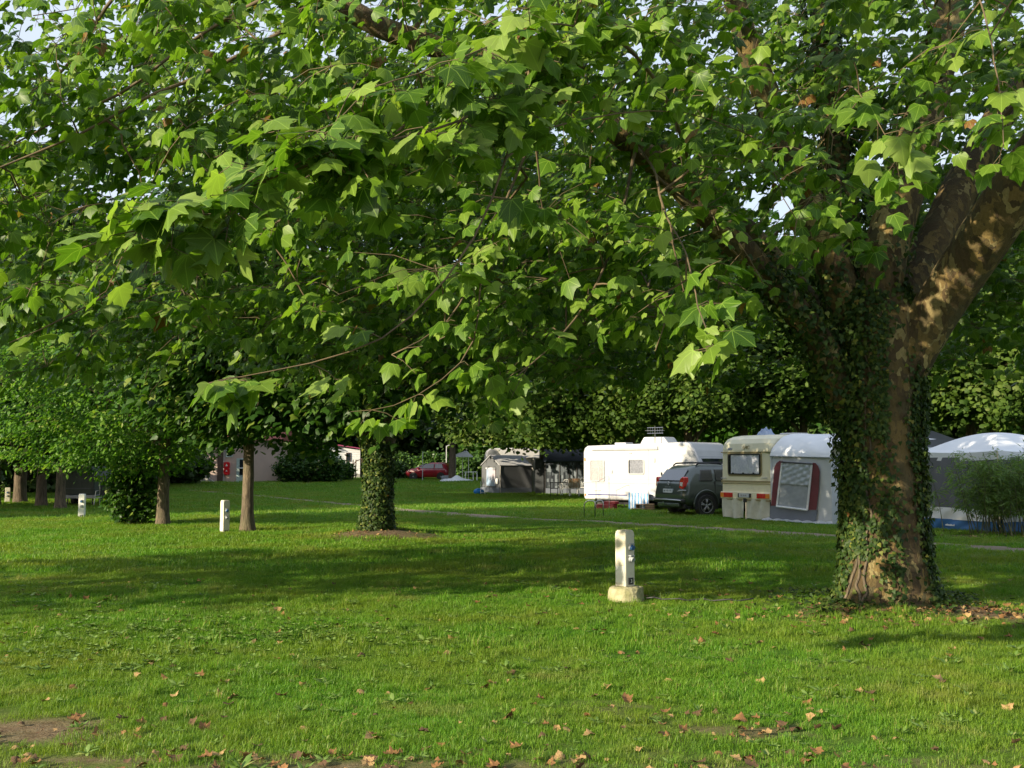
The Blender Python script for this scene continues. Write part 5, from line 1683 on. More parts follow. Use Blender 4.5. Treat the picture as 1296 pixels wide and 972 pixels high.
# roof unit and aerial
xa, za = at(814, 560.5, 1.0); xb, zb = at(851, 554.0, 1.0)
zr = at(830, 560.8)[1]
MB().prism([(xa, zr - .03), (xb, zr - .03), (xb - .22, zr + .24), (xa + .18, zr + .24)], 'y', .75, 1.5).build('roof_air_unit', M_white, cv, bevel=.05, seg=3)
xm = at(829, 555, .45)[0]
an = MB(); an.tube([(xm, .45, zr - .05), (xm, .45, zr + .62)], .018, 6)
for k, zz in enumerate((.36, .46, .56)):
    an.tube([(xm - .32, .45, zr + zz), (xm + .34, .45, zr + zz)], .009, 5)
for k in range(7):
    xx = xm - .3 + k * .1
    an.tube([(xx, .30, zr + .46), (xx, .60, zr + .46)], .006, 4); an.tube([(xx, .45, zr + .34), (xx, .45, zr + .58)], .006, 4)
an.build('aerial', M_chrome, cv)
MB().box(xm - 2.0, xm - 1.5, .8, 1.3, zr - .04, zr + .06).build('roof_hatch', M_white, cv, bevel=.03)
# chassis, wheels and skirt
xw = at(812, 634)[0]
MB().box(.35, XR - .25, .3, 1.95, .18, .36).build('chassis', M_black, cv)
wheel(cv, 0, 0, 0, .30, .18, 6, 1).location = (xw, .18, .30)
cv.children[-1].rotation_euler = (0, 0, -math.pi / 2)
wheel(cv, 0, 0, 0, .30, .18, 6, 1).location = (xw, 2.07, .30)
cv.children[-1].rotation_euler = (0, 0, math.pi / 2)
for xx in (.45, XR - .7):
    for yy in (.3, 1.95):
        MB().tube([(xx, yy, .2), (xx, yy, 0)], .03, 6).build('corner_steady', M_chrome, cv)
# the front end: lettering, dark window band
pA = np.array([op[9][0], op[9][1]]); pB = np.array([op[11][0], op[11][1]])
nv_ = nrm(np.array([pB[1] - pA[1], -(pB[0] - pA[0])]) * -1); nv_ = nv_ if nv_[0] > 0 else -nv_
def fpt(t, y, off=.0):
    q_ = pA + (pB - pA) * t + nv_ * off
    return (q_[0], y, q_[1])
slab([fpt(.66, .12, .0), fpt(.66, 2.13, .0), fpt(.70, 2.13, .0), fpt(.70, .12, .0)], (nv_[0] * .02, 0, nv_[1] * .02)).build('trim_strip', M_greyline, cv)
slab([fpt(.76, .22), fpt(.76, 2.03), fpt(1.0, 2.03), fpt(1.0, .22)], (nv_[0] * .03, 0, nv_[1] * .03)).build('front_window', M_carglass, cv, bevel=.01)
t_ = text_obj('front_lettering', 'Bürstner', .17, M_black, cv, fpt(.34, .75, .004), (0, 0, 0), .004)
xax = Vector((0, 1, 0)); zax = Vector((nv_[0], 0, nv_[1])); yax = zax.cross(xax)
t_.rotation_euler = Matrix((xax, yax, zax)).transposed().to_euler()
xx = op[13][0]

# ------------------------------------------------------------------ cream caravan
pl = Plane((6.28, 32.0), R(-62.0))
cc = pl.root('caravan', 'cream caravan with lace-curtained rear window and red tail lamps, joined to an awning', 'caravan')
CW = 2.13
loft_layers([(.60, 0, CW, 0, 4.9, .05), (.64, -.01, CW + .01, -.01, 4.95, .06), (1.2, -.01, CW + .01, -.01, 5.0, .07), (2.02, 0, CW, 0, 4.95, .08), (2.20, .01, CW - .01, .03, 4.8, .10), (2.33, .05, CW - .05, .10, 4.6, .16), (2.41, .13, CW - .13, .22, 4.4, .22), (2.45, .28, CW - .28, .42, 4.2, .25)], 6).build('body', M_cream, cc, smooth=False)
cc.children[-1].modifiers.new('bevel', 'BEVEL').width = .02
def cat_(px, py): return pl.at(px, py)
wx0, wz1 = cat_(922.5, 574.5); wx1, wz0 = cat_(963.5, 601)
ring(wx0 - .05, wx1 + .05, wz0 - .05, wz1 + .05, -.02, .015, .05, .10).build('window_surround', M_creamline, cc)
window(cc, wx0, wx1, wz0, wz1, M_black, M_curtain, waves=15, seed=6, cover=(.08, .95), y=-.012)
for px in (929, 942, 955):
    xx, zz = cat_(px, 599)
    MB().box(xx - .03, xx + .03, -.055, -.035, zz - .015, zz + .02).build('window_catch', M_black, cc)
for (py, h, nm) in ((572.2, .028, 'trim_strip'), (609.3, .05, 'trim_strip'), (612, .02, 'trim_strip'), (624.3, .03, 'trim_strip'), (632.8, .03, 'trim_strip')):
    zz = (cat_(913.5, py - 1)[1] + cat_(972, py + 1)[1]) / 2
    MB().box(-.012, CW + .012, -.032, .01, zz - h / 2, zz + h / 2).build(nm, M_creamline, cc, bevel=.006)
for px in (917, 968.5):
    xx, zz = cat_(px, 605)
    MB().tube([(xx - .09, -.01, zz), (xx - .08, -.06, zz), (xx + .08, -.06, zz), (xx + .09, -.01, zz)], .014, 6).build('grab_handle', M_greyline, cc)
MB().box(-.02, CW + .02, -.05, .04, .60, .80).build('lamp_bar', M_cream, cc, bevel=.015)
for x0 in (.03, CW - .53):
    f = MB().box(x0, x0 + .50, -.075, -.04, .63, .77); f.build('tail_lamp', M_tail, cc, bevel=.01)
for x0 in (.03, CW - .13):
    MB().box(x0 - .02, x0 + .12, -.085, -.04, .635, .765).build('indicator_lamp', M_amber, cc, bevel=.01)
for (x0, s) in ((.44, 1), (CW - .44, -1)):
    slab([(x0, -.078, .64), (x0 + s * .08, -.078, .64), (x0 + s * .02, -.078, .76)], (0, -.012, 0)).build('reflector', M_tail, cc)
MB().box(.78, 1.35, -.075, -.04, .64, .76).build('plate_lamp_box', M_black, cc, bevel=.01)
panel(.86, 1.28, .645, .755, -.09, -.07, .012).build('number_plate', M_plate, cc)
text_obj('plate_lettering', 'RS 24 81', .075, M_platetxt, cc, (1.07, -.093, .70), (math.pi / 2, 0, 0))
text_obj('maker_lettering', 'LMC', .15, M_creamline, cc, (cat_(944, 566)[0], -.006, cat_(944, 566.5)[1]), (math.pi / 2, 0, 0), .006, .25)
t_ = text_obj('blue_lettering', 'ADAC', .075, M_decal_blue, cc, (cat_(924, 568.3)[0], -.004, cat_(924, 568.3)[1]), (math.pi / 2, 0, 0), .003, .25)
for (a, b, sd) in ((.02, 1.03, 1), (1.10, 2.06, 2)):
    cloth(a, b, .04, .61, -.03, .06, 2.2, 60, 10, .015, sd).build('canvas_skirt', M_skirt, cc, smooth=True)
MB().box(1.0, 1.12, -.06, .02, .50, .62).build('tow_socket', M_black, cc, bevel=.01)
MB().tube([(1.06, .0, .5), (1.06, .0, .0)], .03, 6).build('corner_steady', M_chrome, cc)
MB().box(.1, 2.0, .2, 4.7, .35, .6).build('chassis', M_black, cc)
wheel(cc, .16, 2.5, .31, .31, .18, 6, -1); wheel(cc, 1.97, 2.5, .31, .31, .18, 6, 1)
for (yy, ww, nm) in ((1.5, .6, 'roof_vent'), (3.2, .6, 'roof_vent')):
    MB().box(.85, .85 + ww, yy, yy + .6, 2.43, 2.53).build(nm, M_white, cc, bevel=.03)
# the loose grey-blue cloth on its roof
vs_ = []
def heap(u, v):
    a, b = u - .5, v - .5
    k = max(0, 1 - (abs(a * 2) ** 2.4 + abs(b * 2) ** 2.4))
    return (.55 + .55 * u, .75 + .5 * v, 2.452 + k * (.17 + .06 * math.sin(u * 17) * math.sin(v * 13 + 1) + .05 * math.sin(u * 31 + v * 9)))
hp = sheet(heap, 24, 20).build('folded_cloth', surf('faded_blue_cloth', (.25, .33, .50), .85, (.38, .44, .55), 6), None, smooth=True)
hp.location = (pl.o[0], pl.o[1], pl.z0); hp.rotation_euler = (0, 0, pl.a)
prop(hp, 'crumpled grey-blue cloth lying on the roof of the cream caravan', 'cloth')

# ------------------------------------------------------------------ awning of the cream caravan
aw = pl.root('awning', 'pale grey caravan awning with burgundy-edged window panel, joined to the cream caravan', 'awning')
AX0, AX1 = CW + .02, 4.45
zE = cat_(1010, 577)[1]
def wallf(u, v):
    x = AX0 + (AX1 - AX0) * u; z = .03 + (zE - .03) * v
    return (x, -.012 * math.sin(u * 9 + v * 3) - .010 * math.sin(u * 23 - v * 6) * (1 - v), z - .05 * u * v)
sheet(wallf, 40, 14).build('end_wall', M_canvas, aw, smooth=True)
def rooff(u, v):
    x = AX0 + (AX1 - AX0) * u
    sag = .05 * math.sin(math.pi * u) * math.sin(math.pi * v)
    zt = 2.47 - .16 * u ** 1.5
    y = -.04 + .95 * v ** 1.25 + .0
    z = zE - .05 * u + (zt - zE + .05 * u) * (math.sin(v * math.pi / 2) ** .8) + .012 * math.sin((u * 1.2 + v) * 14) * (1 - v) - sag * .3
    return (x, y, z)
sheet(rooff, 40, 14).build('roof_end', M_canvas_white, aw, smooth=True)
sheet(lambda u, v: (AX0 + (AX1 - AX0) * u, .91 + 3.1 * v, 2.47 - .16 * u ** 1.5 - .02 * math.sin(v * 12) ** 2), 20, 16).build('roof', M_canvas_white, aw, smooth=True)
sheet(lambda u, v: (AX1 + .01 * math.sin(u * 20), .0 + 4.0 * u, .03 + (zE + .0 + .3 * min(1, u * 4) - .08) * v), 30, 10).build('front_wall', M_canvas, aw, smooth=True)
MB().tube([(AX0, -.03, zE), (AX0 + 1, -.035, zE - .02), (AX1, -.03, zE - .05)], .016, 6).build('eave_piping', M_canvas_mid, aw)
def flat(pts, y, mat, name, th=.008):
    MB().prism([cat_(*p) for p in pts], 'y', y - th, y).build(name, mat, aw)
flat([(976.5, 640), (985.6, 640), (1024.4, 645.3), (1036, 645.5), (1033, 662), (975.4, 659)], -.035, M_canvas_slate, 'lower_band')
flat([(977.6, 640), (981.0, 600), (982, 591), (984.5, 586), (988.8, 582.8), (992.2, 583.5), (989.5, 605), (985.8, 640)], -.045, M_burg, 'burgundy_band')
flat([(1030.4, 585.5), (1033.8, 586), (1037.2, 590), (1039, 597), (1038, 620), (1035, 645.2), (1024.4, 645.2), (1028, 610)], -.045, M_burg, 'burgundy_band')
def winf(u, v):
    a = np.array(cat_(985.6, 640)); b = np.array(cat_(1024.4, 645.3)); c = np.array(cat_(1030.4, 586)); d_ = np.array(cat_(992.2, 585.5))
    p = (a * (1 - u) + b * u) * (1 - v) + (d_ * (1 - u) + c * u) * v
    w_ = .014 * math.sin(u * 11 + v * 19) + .008 * math.sin(u * 27 - v * 31)
    return (p[0], -.055 - abs(w_) * (1 if v > .5 else .25), p[1])
sheet(winf, 40, 40).build('window_panel', M_canvas_mid, aw, smooth=True)
def winu(u, v):
    q_ = winf(.03 + .94 * u, .52 + .46 * v)
    return (q_[0], q_[1] - .012 - .010 * abs(math.sin(u * 9 + v * 8)), q_[2])
sheet(winu, 40, 24).build('rolled_upper_panel', surf('clear_grey_sheet', (.42, .46, .52), .25, (.36, .40, .46), 4, coat=.4), aw, smooth=True)
def bar(p0, p1, w_, mat, nm, y=-.075):
    a, b = cat_(*p0), cat_(*p1)
    MB().tube([(a[0], y, a[1]), (b[0], y, b[1])], w_, 6).build(nm, mat, aw)
bar((985.8, 640), (992.4, 586), .028, M_canvas_white, 'panel_tape'); bar((1024.4, 645), (1030.2, 586.5), .028, M_canvas_white, 'panel_tape'); bar((985.6, 640.6), (1024.4, 645.4), .030, M_canvas_white, 'panel_tape', -.08)
bar((991, 584.6), (1031.5, 587.2), .020, M_black, 'roller_bar', -.09)
MB().tube([(AX0 + .02, -.02, 0), (AX0 + .02, -.02, zE)], .02, 6).build('pole', M_canvas_white, aw)
def flapf(u, v):
    return (AX0 - .25 + 2.6 * u, -.02 - .22 * v * (1 + .3 * math.sin(u * 30)), .03 + .035 * abs(math.sin(u * 21 + v * 4)) * (1 - .3 * v) + .05 * (1 - v) ** 3)
sheet(flapf, 60, 8).build('groundsheet_flap', M_sheet, aw, smooth=True)
# second roof object seen over the awning
pr = Plane((9.9, 33.2), R(-62.0))

# ------------------------------------------------------------------ party tent
pl = Plane((10.40, 27.2), R(-68.6))
pt_ = pl.root('party_tent', 'white party tent with grey mesh wall and blue foot band, behind the bamboo', 'tent')
S = 2.5
zE2 = 1.93
def proof(u, v):
    a = u * 4; k = int(min(3, a)); f = a - k
    cs = [(0, 0), (S, 0), (S, S), (0, S), (0, 0)]
    ex = np.array(cs[k]) * (1 - f) + np.array(cs[k + 1]) * f
    c = np.array([S / 2, S / 2])
    p = ex + (c - ex) * v
    z = zE2 + .47 * math.sin(v * math.pi / 2) ** 1.05 - .04 * math.sin(f * math.pi) * (1 - v)
    p = p + (p - c) * (.03 if v == 0 else 0)
    return (p[0], p[1], z)
sheet(proof, 64, 12).build('roof', M_canvas_white, pt_, smooth=False)
def valf(u, v):
    q_ = proof(u, 0)
    c = S / 2
    return (c + (q_[0] - c) * 1.0, c + (q_[1] - c) * 1.0, q_[2] - .20 * v)
sheet(valf, 64, 2).build('valance', M_canvas_white, pt_)
def twall(x0, x1, z0, z1, side, mat, name, amp=.012, wv=7):
    def f(u, v):
        s_ = x0 + (x1 - x0) * u; zz = z0 + (z1 - z0) * v
        y = -.03 + amp * math.sin(u * wv + v * 2) + amp * .6 * math.sin(u * wv * 3.1 - v * 5) - .05 * (1 - zz / zE2)
        return (s_, y, zz) if side == 0 else (S + .03 - y - .03, s_, zz) if side == 1 else (s_, S + .03, zz) if side == 2 else (y, s_, zz)
    sheet(f, 40, 8).build(name, mat, pt_, smooth=True)
for sd in (0, 1, 2, 3):
    twall(.0, S, .55, 1.78, sd, M_screen, 'mesh_wall')
    twall(.0, S, .27, .56, sd, M_canvas_white, 'white_band', .016)
    twall(.0, S, .01, .28, sd, M_blue, 'blue_band', .022, 9)
    if sd == 0:
        twall(.0, .07, .27, 1.9, 0, M_canvas_white, 'corner_tape', .0)
for (x, y) in ((-.02, -.05), (S + .03, -.05), (S + .03, S), (-.02, S)):
    MB().tube([(x, y, 0), (x, y, zE2)], .022, 6).build('leg', M_chrome, pt_)
MB().prism([(.9 + .06 * k * 1.0, .145 + (.02 if k % 2 else 0)) for k in range(6)] + [(1.2, .12), (.9, .12)], 'y', -.125, -.115).build('foot_band_mark', M_canvas_white, pt_)
# dark awning behind it
pl = Plane((10.6, 34.0), R(-62))
dk = pl.root('awning', 'charcoal awning roof sloping down behind the white party tent', 'awning')
MB().prism([(0, 0), (2.6, 0), (2.6, 1.9), (0, 2.75)], 'y', 0, 4.0).build('canopy', M_darktent, dk, bevel=.05)
MB().tube([(.6, -.08, 2.62), (2.7, -.08, 1.98)], .03, 6).build('ridge_pole', M_canvas_white, dk)

# ------------------------------------------------------------------ things in front of the white caravan
plw = Plane((2.62, 39.3), R(-40.8))
def FR(px, off):
    x_, _ = plw.at(px, 640, -off)
    p_ = plw.o[:2] + plw.d * x_ - plw.n * off
    return np.array([p_[0], p_[1], float(gz(*p_))])
g = FR(768, .45); 
box = empty('crate', g, R(-30), 'dark red plastic box on the grass under the white caravan', 'box')
MB().box(-.40, .32, -.16, .2, 0, .20).build('body', M_darkred, box, bevel=.02)
MB().box(-.08, .36, -.10, .26, .20, .31).build('lid', M_darkred, box, bevel=.02)
MB().box(-.42, .34, -.175, -.155, .15, .19).build('rim', M_darkred, box, bevel=.005)
g = FR(806, .62)
mt = empty('ground_mat', g, R(-40.8), 'pale mat laid along the foot of the white caravan', 'mat')
sheet(lambda u, v: (-2.5 + 4.6 * u, -.12 + .5 * v, .02 + .01 * math.sin(u * 40) * math.sin(v * 9)), 60, 6).build('mat_sheet', surf('pale_grey_mat', (.42, .41, .39), .9, (.32, .31, .29), 6, bump=.4), mt)
pl = Plane(FR(796, .30)[:2], R(-38))
sp_ = pl.root('windbreak', 'blue and white striped cloth hung as a low screen against the white caravan', 'cloth screen')
h_ = .60
cl_ = sheet(lambda u, v: (.80 * u, -.02 + .03 * math.sin(u * 16) * (1 - v), .02 + (h_ - .05 * u ** 4) * v), 60, 10).build('striped_cloth', M_stripe, sp_, smooth=True)
sheet(lambda u, v: (.80 * u, -.02 + .28 * v, h_ + .02 - .05 * u ** 4 - .02 * v), 40, 3).build('striped_top', M_stripe, sp_)
MB().tube([(0, 0, 0), (0, 0, h_ + .03)], .014, 6).build('post', M_chrome, sp_); MB().tube([(.8, 0, 0), (.8, 0, h_ - .02)], .014, 6).build('post', M_chrome, sp_)
pl = Plane(FR(803, .55)[:2], R(-38))
cr = pl.root('wooden_step', 'small wooden step-bench standing before the striped cloth', 'step')
for (z_, y_) in ((.10, -.20), (.24, .05)):
    for k in range(3):
        MB().box(.0, .52, y_ + k * .075, y_ + k * .075 + .065, z_ - .022, z_).build('board', M_woodcrate, cr, bevel=.004)
for x_ in (.02, .48):
    MB().prism([(-.20, 0), (.27, 0), (.27, .218), (.05, .218), (.05, .078), (-.20, .078)], 'x', x_, x_ + .025).build('side_board', M_woodcrate, cr)
pl = Plane(FR(817, .60)[:2], R(-20))
cr = pl.root('crate', 'upright slatted wooden crate right beside the step-bench, near the SUV bumper', 'crate')
for k in range(4):
    MB().box(0, .28, -.15, .15, .015 + k * .068, .065 + k * .068).build('slat', M_woodcrate, cr, bevel=.004)
MB().box(.01, .27, -.14, .14, .0, .262).build('lining', M_brownwood, cr)
# steel hoops
def hoop(px, py, w_, label):
    g_ = G(px, py)
    o = empty('steel_hoop', g_, R(-25), label, 'hoop rail', 'steel hoops on the grass by the white caravan')
    MB().tube([(0, 0, -.05), (0, 0, .38), (.03, 0, .46), (.10, 0, .51), (.16, 0, .52), (w_, 0, .52), (w_ + .05, 0, .50), (w_ + .07, 0, .44), (w_ + .07, 0, -.05)], .019, 8).build('tube', M_chrome, o, smooth=True)
hoop(739.5, 655.5, .28, 'steel tube hoop, the nearer to the left end of the caravan')
hoop(753.0, 655.0, .20, 'steel tube hoop just in front of the dark red box')
g = FR(754.5, .9)
ws = empty('drying_rack', g, R(-30), 'thin wire drying frame standing before the left window of the white caravan', 'drying rack')
MB().tube([(0, 0, 0), (0, 0, 1.02)], .008, 6).build('upright', M_chrome, ws); MB().tube([(.55, -.1, 0), (.55, -.1, 1.20)], .008, 6).build('upright', M_chrome, ws)
MB().tube([(0, 0, 1.0), (.12, 0, 1.02), (.25, -.05, 1.10), (.45, -.1, 1.18), (.55, -.1, 1.19)], .008, 6).build('wire_arm', M_chrome, ws)
MB().box(-.03, .03, -.02, .02, .22, .42).build('clip', M_black, ws)
MB().tube([(0, 0, .42), (.55, -.1, .40)], .006, 5).build('cross_wire', M_chrome, ws)

# ------------------------------------------------------------------ pedestal posts (electric hook-up)
def pedestal(px, py, d, size, ht, rz, label, mat, base=False, scale=1.0, sign=False):
    x = fx(px, d)
    o = empty('service_post', (x, d, float(gz(x, d))), rz, label, 'post', 'electric hook-up posts across the lawn')
    z0 = .17 if base else -.03
    s = size / 2
    prof = loft_layers([(z0, -s, s, -s, s, .012), (z0 + ht - .06, -s, s, -s, s, .012), (z0 + ht - .02, -s * .97, s * .97, -s * .97, s * .97, .02), (z0 + ht, -s * .84, s * .84, -s * .84, s * .84, .03)], 3)
    body = prof.build('body', mat, o, bevel=.004)
    MB().box(-s - .004, -s + .001, -s * .86, s * .86, z0 + .04, z0 + ht * .36).build('access_panel', M_bollard_white, o, bevel=.002)
    for k, (zz, mt, lid) in enumerate(((z0 + ht * .70, M_sock_blue, M_sock_blue), (z0 + ht * .49, M_sock_dark, M_sock_grey))):
        so = MB().tube([(.0, -s + .0, zz), (.0, -s - .025, zz - .01)], .036, 14).build('socket', M_sock_grey, o)
        MB().tube([(0, -s - .022, zz + .0), (0, -s - .052, zz - .012)], .030, 14).build('socket_lid', lid, so)
        MB().box(-.036, .036, -s - .045, -s + .001, zz + .028, zz + .045).build('hood', M_sock_grey, so, bevel=.005)
    MB().box(-.04, .045, -s - .012, -s + .001, z0 + .02, z0 + .10).build('number_plate', M_black, o, bevel=.003)
    text_obj('number_lettering', '3', .06, M_plasticwhite, o, (.004, -s - .014, z0 + .06), (math.pi / 2, 0, 0))
    if base:
        mb = MB(); n = 28; prof = [(.0, .0), (.205, -.06), (.212, .02), (.205, .10), (.188, .145), (.15, .168), (0.0, .175)]
        vs, fs = [], []
        for j, (r_, z_) in enumerate(prof[1:-1]):
            for k in range(n):
                a = 6.2832 * k / n
                q_ = Vector((math.cos(a) * 2, math.sin(a) * 2, z_ * 8))
                rr = r_ * (1 + .05 * mnoise.noise(q_) + .03 * mnoise.noise(q_ * 3))
                vs.append((rr * math.cos(a) + .01, rr * math.sin(a), z_ + .008 * mnoise.noise(q_ * 2)))
        m = len(prof) - 2
        for j in range(m - 1):
            for k in range(n):
                fs.append((j * n + k, j * n + (k + 1) % n, (j + 1) * n + (k + 1) % n, (j + 1) * n + k))
        fs.append(tuple((m - 1) * n + k for k in range(n)))
        mb.add(vs, fs).build('concrete_base', M_moss, o, smooth=False)
        MB().box(.10, .17, -.15, -.06, .08, .165).build('base_lump', M_moss, o, bevel=.02)
    return o
pedestal(789.5, 757, 12.75, .165, .655, R(43), 'cream concrete service post on a round mossy base, nearest on the sunny lawn', M_bollard, True)
pedestal(287, 673, 25.3, .165, .80, R(42), 'cream service post standing just left of the slim maple trunk', M_bollard)
pedestal(107, 653, 32.6, .175, .74, R(8), 'clean white service post in front of the dark green camper at the left', M_bollard_white)
pedestal(13, 636, 44.5, .19, .68, R(20), 'farthest small grey service post among the dark trunks at the left edge', M_bollard)
# the cable lying in the grass
cp = [W(0, 0, 1)]
g0 = np.array([fx(815, 12.7), 12.62]); pts = []
for k in range(14):
    x_ = g0[0] + .09 * k; y_ = g0[1] - .03 * k + .02 * math.sin(k * 1.1)
    pts.append((x_, y_, float(gz(x_, y_)) + .045 + .012 * math.sin(k * 2.1)))
cb = MB().tube(pts, .010, 6).build('cable', M_black, None, smooth=True)
prop(cb, 'black cable trailing through the grass from the mossy base of the near post', 'cable')

# ------------------------------------------------------------------ far grey tent and its caravan
pl = Plane((-.66, 58.4), R(30))
tn = pl.root('tent', 'small dark grey ridge tent annex with pale roof, standing left of the beige awning', 'tent')
L_, D_, e_, r_ = 2.0, 2.1, 1.55, 2.08
MB().prism([(0, 0), (D_, 0), (D_, e_), (D_ / 2, r_), (0, e_)], 'x', .0, L_).build('walls', M_tentgrey, tn, bevel=.02)
slab([(-.05, -.04, e_), (L_ + .03, -.04, e_ - .02), (L_ + .02, D_ / 2, r_ + .01), (-.05, D_ / 2, r_ + .03)], (0, 0, .03)).build('roof_panel', M_tentroof, tn)
slab([(-.05, D_ + .04, e_), (L_ + .03, D_ + .04, e_ - .02), (L_ + .02, D_ / 2, r_ + .01), (-.05, D_ / 2, r_ + .03)], (0, 0, .03)).build('roof_panel', M_tentroof, tn)
def fold(u, v):
    return (L_ * u, -.02 - .05 * max(0, math.sin(u * 8 + v * 2.5)) ** 3 * (1 - v * .6), .32 + (e_ - .34) * v)
sheet(fold, 40, 10).build('front_wall', M_tentgrey, tn, smooth=True)
MB().box(.0, L_, -.035, -.005, .02, .34).build('foot_band', M_canvas_slate, tn)
MB().box(-.03, .0, .02, D_ - .02, .02, .34).build('foot_band', M_canvas_slate, tn)
MB().box(-.05, -.02, .45, 1.45, .42, 1.40).build('window_panel', surf('pink_blue_film', (.50, .42, .44), .3, (.30, .42, .58), 1.2), tn, bevel=.01)
MB().tube([(-.055, .42, 1.40), (-.055, 1.48, 1.40)], .035, 6).build('rolled_flap', M_canvas_white, tn)
MB().box(-.1, -.04, .12, .34, .55, .85).build('hanging_cloth', M_plasticwhite, tn, bevel=.02)
MB().tube([(.02, -.02, 0), (.02, -.02, e_)], .02, 6).build('pole', M_tentbeige, tn)
pl = Plane((-1.52, 63.0), R(4))
fc = pl.root('caravan', 'pale caravan with beige awning rising behind the small grey tent, under the lime leaves', 'caravan')
MB().prism([(0, .45), (0, 2.1), (.08, 2.4), (.3, 2.55), (3.4, 2.6), (3.4, .45)], 'y', 0, 2.2).build('body', M_white, fc, bevel=.06, seg=3)
slab([(.9, -1.4, 2.0), (3.15, -1.4, 1.95), (3.3, 0, 2.5), (.6, 0, 2.5)], (0, 0, .03)).build('awning_roof', M_tentbeige, fc)
sheet(lambda u, v: (2.5 + .62 * u, -1.42 + .05 * math.sin(u * 12), .02 + 1.95 * v), 20, 6).build('awning_wall', M_tentbeige, fc, smooth=True)
MB().box(3.1, 3.14, -1.42, .0, .02, 2.0).build('awning_side', M_tentbeige, fc)
MB().tube([(3.13, -1.44, 0), (3.13, -1.44, 2.0)], .03, 6).build('pole', M_plasticwhite, fc)
MB().box(.0, 3.4, -.015, .01, 1.98, 2.02).build('trim_strip', M_greyline, fc)
for x_ in (.5, 2.8): MB().box(x_, x_ + .2, .2, .4, 0, .5).build('steady', M_black, fc)
# patchwork awning
pl = Plane((fx(690, 57.3), 57.3), R(-3))
pa = pl.root('awning', 'dark awning with patchwork-patterned curtain panels behind the white chairs', 'awning')
zt = 1.75
MB().box(-.02, 2.5, .02, 2.2, .0, zt).build('dark_interior', M_darktent, pa)
for k, (a, b) in enumerate(((.02, .74), (.80, 1.24), (1.30, 1.66), (1.72, 2.4))):
    sheet(lambda u, v, a=a, b=b: (a + (b - a) * u, -.02 + .012 * math.sin(u * 12), .36 + (zt - .40) * v), 20, 4).build('patchwork_panel', M_patch, pa, smooth=True)
for x_ in (.0, .77, 1.27, 1.69, 2.42): MB().tube([(x_, -.03, 0), (x_, -.03, zt)], .022, 6).build('pole', M_black, pa)
MB().box(.02, 2.4, -.035, .0, .03, .34).build('foot_band', M_canvas_slate, pa)
slab([(-.1, -.15, zt), (2.6, -.15, zt + .02), (2.6, 2.3, 2.45), (-.1, 2.3, 2.4)], (0, 0, .05)).build('canopy', M_navycanvas, pa)
MB().box(-.55, -.1, .3, 2.2, 0, 1.9).build('gap_shade_block', M_darktent, pa)  # charcoal block put in for the dark shade of the gap beside the awning

# resin chairs, table
def resin_chair(loc, rz, label):
    o = empty('resin_chair', loc, rz, label, 'chair', 'white resin chairs by the patchwork awning')
    MB().prism(rr_pts(.44, .42, .07, 3), 'z', .41, .44).build('seat', M_plasticwhite, o, bevel=.008)
    b = MB()
    for k in range(5):
        x_ = -.16 + .08 * k
        b.tube([(x_ * .9, .19, .44), (x_, .25, .80 + .03 * (1 - abs(k - 2) / 2))], .016, 6)
    b.tube([(-.21, .19, .44), (-.21, .24, .70), (-.12, .265, .83), (0, .27, .86), (.12, .265, .83), (.21, .24, .70), (.21, .19, .44)], .022, 6)
    b.build('backrest', M_plasticwhite, o, smooth=True)
    for sx in (-1, 1):
        for sy in (-1, 1):
            MB().tube([(sx * .19, sy * .17, .42), (sx * .235, sy * .22, 0)], [.024, .018], 6).build('leg', M_plasticwhite, o)
        MB().tube([(sx * .22, -.2, .42), (sx * .245, -.19, .62), (sx * .245, .0, .65), (sx * .22, .22, .66)], .02, 6).build('armrest', M_plasticwhite, o)
    return o
g = G(716, 628.3); resin_chair((g[0], g[1], g[2]), R(190), 'white resin chair at the left, next to the dark table')
g = G(737, 627.2); resin_chair((g[0], g[1], g[2]), R(165), 'white resin chair half hidden by the left end of the white caravan')
g = G(727, 629.5)
c3 = resin_chair((g[0], g[1], g[2]), R(175), 'middle resin chair, with an orange patterned towel thrown over it')
tw_ = sheet(lambda u, v: (-.28 + .56 * u, -.20 + .50 * v if v < .8 else .2 + .09, .47 + .02 * math.sin(u * 14) if v < .5 else .47 + (v - .5) * .9), 20, 10)
to = tw_.build('towel', surf('orange_patterned_towel', (.62, .30, .14), .9, (.62, .55, .45), 9), None, smooth=True)
to.location = c3.location; to.rotation_euler = c3.rotation_euler; prop(to, 'orange patterned towel draped over the middle white chair', 'towel')
g = G(706, 629)
tb_ = empty('folding_table', g, R(-3), 'low dark table with thin legs in front of the patchwork panels', 'table')
MB().box(-.40, .50, -.3, .3, .70, .73).build('table_top', M_black, tb_, bevel=.006)
for x_ in (-.36, .0, .46):
    for y_ in (-.27, .27):
        MB().tube([(x_, y_, .7), (x_, y_, 0)], .020, 6).build('leg', M_black, tb_)
for z_ in (.2, .42):
    MB().tube([(-.36, -.27, z_), (.0, -.27, z_)], .014, 6).build('rung', M_black, tb_)

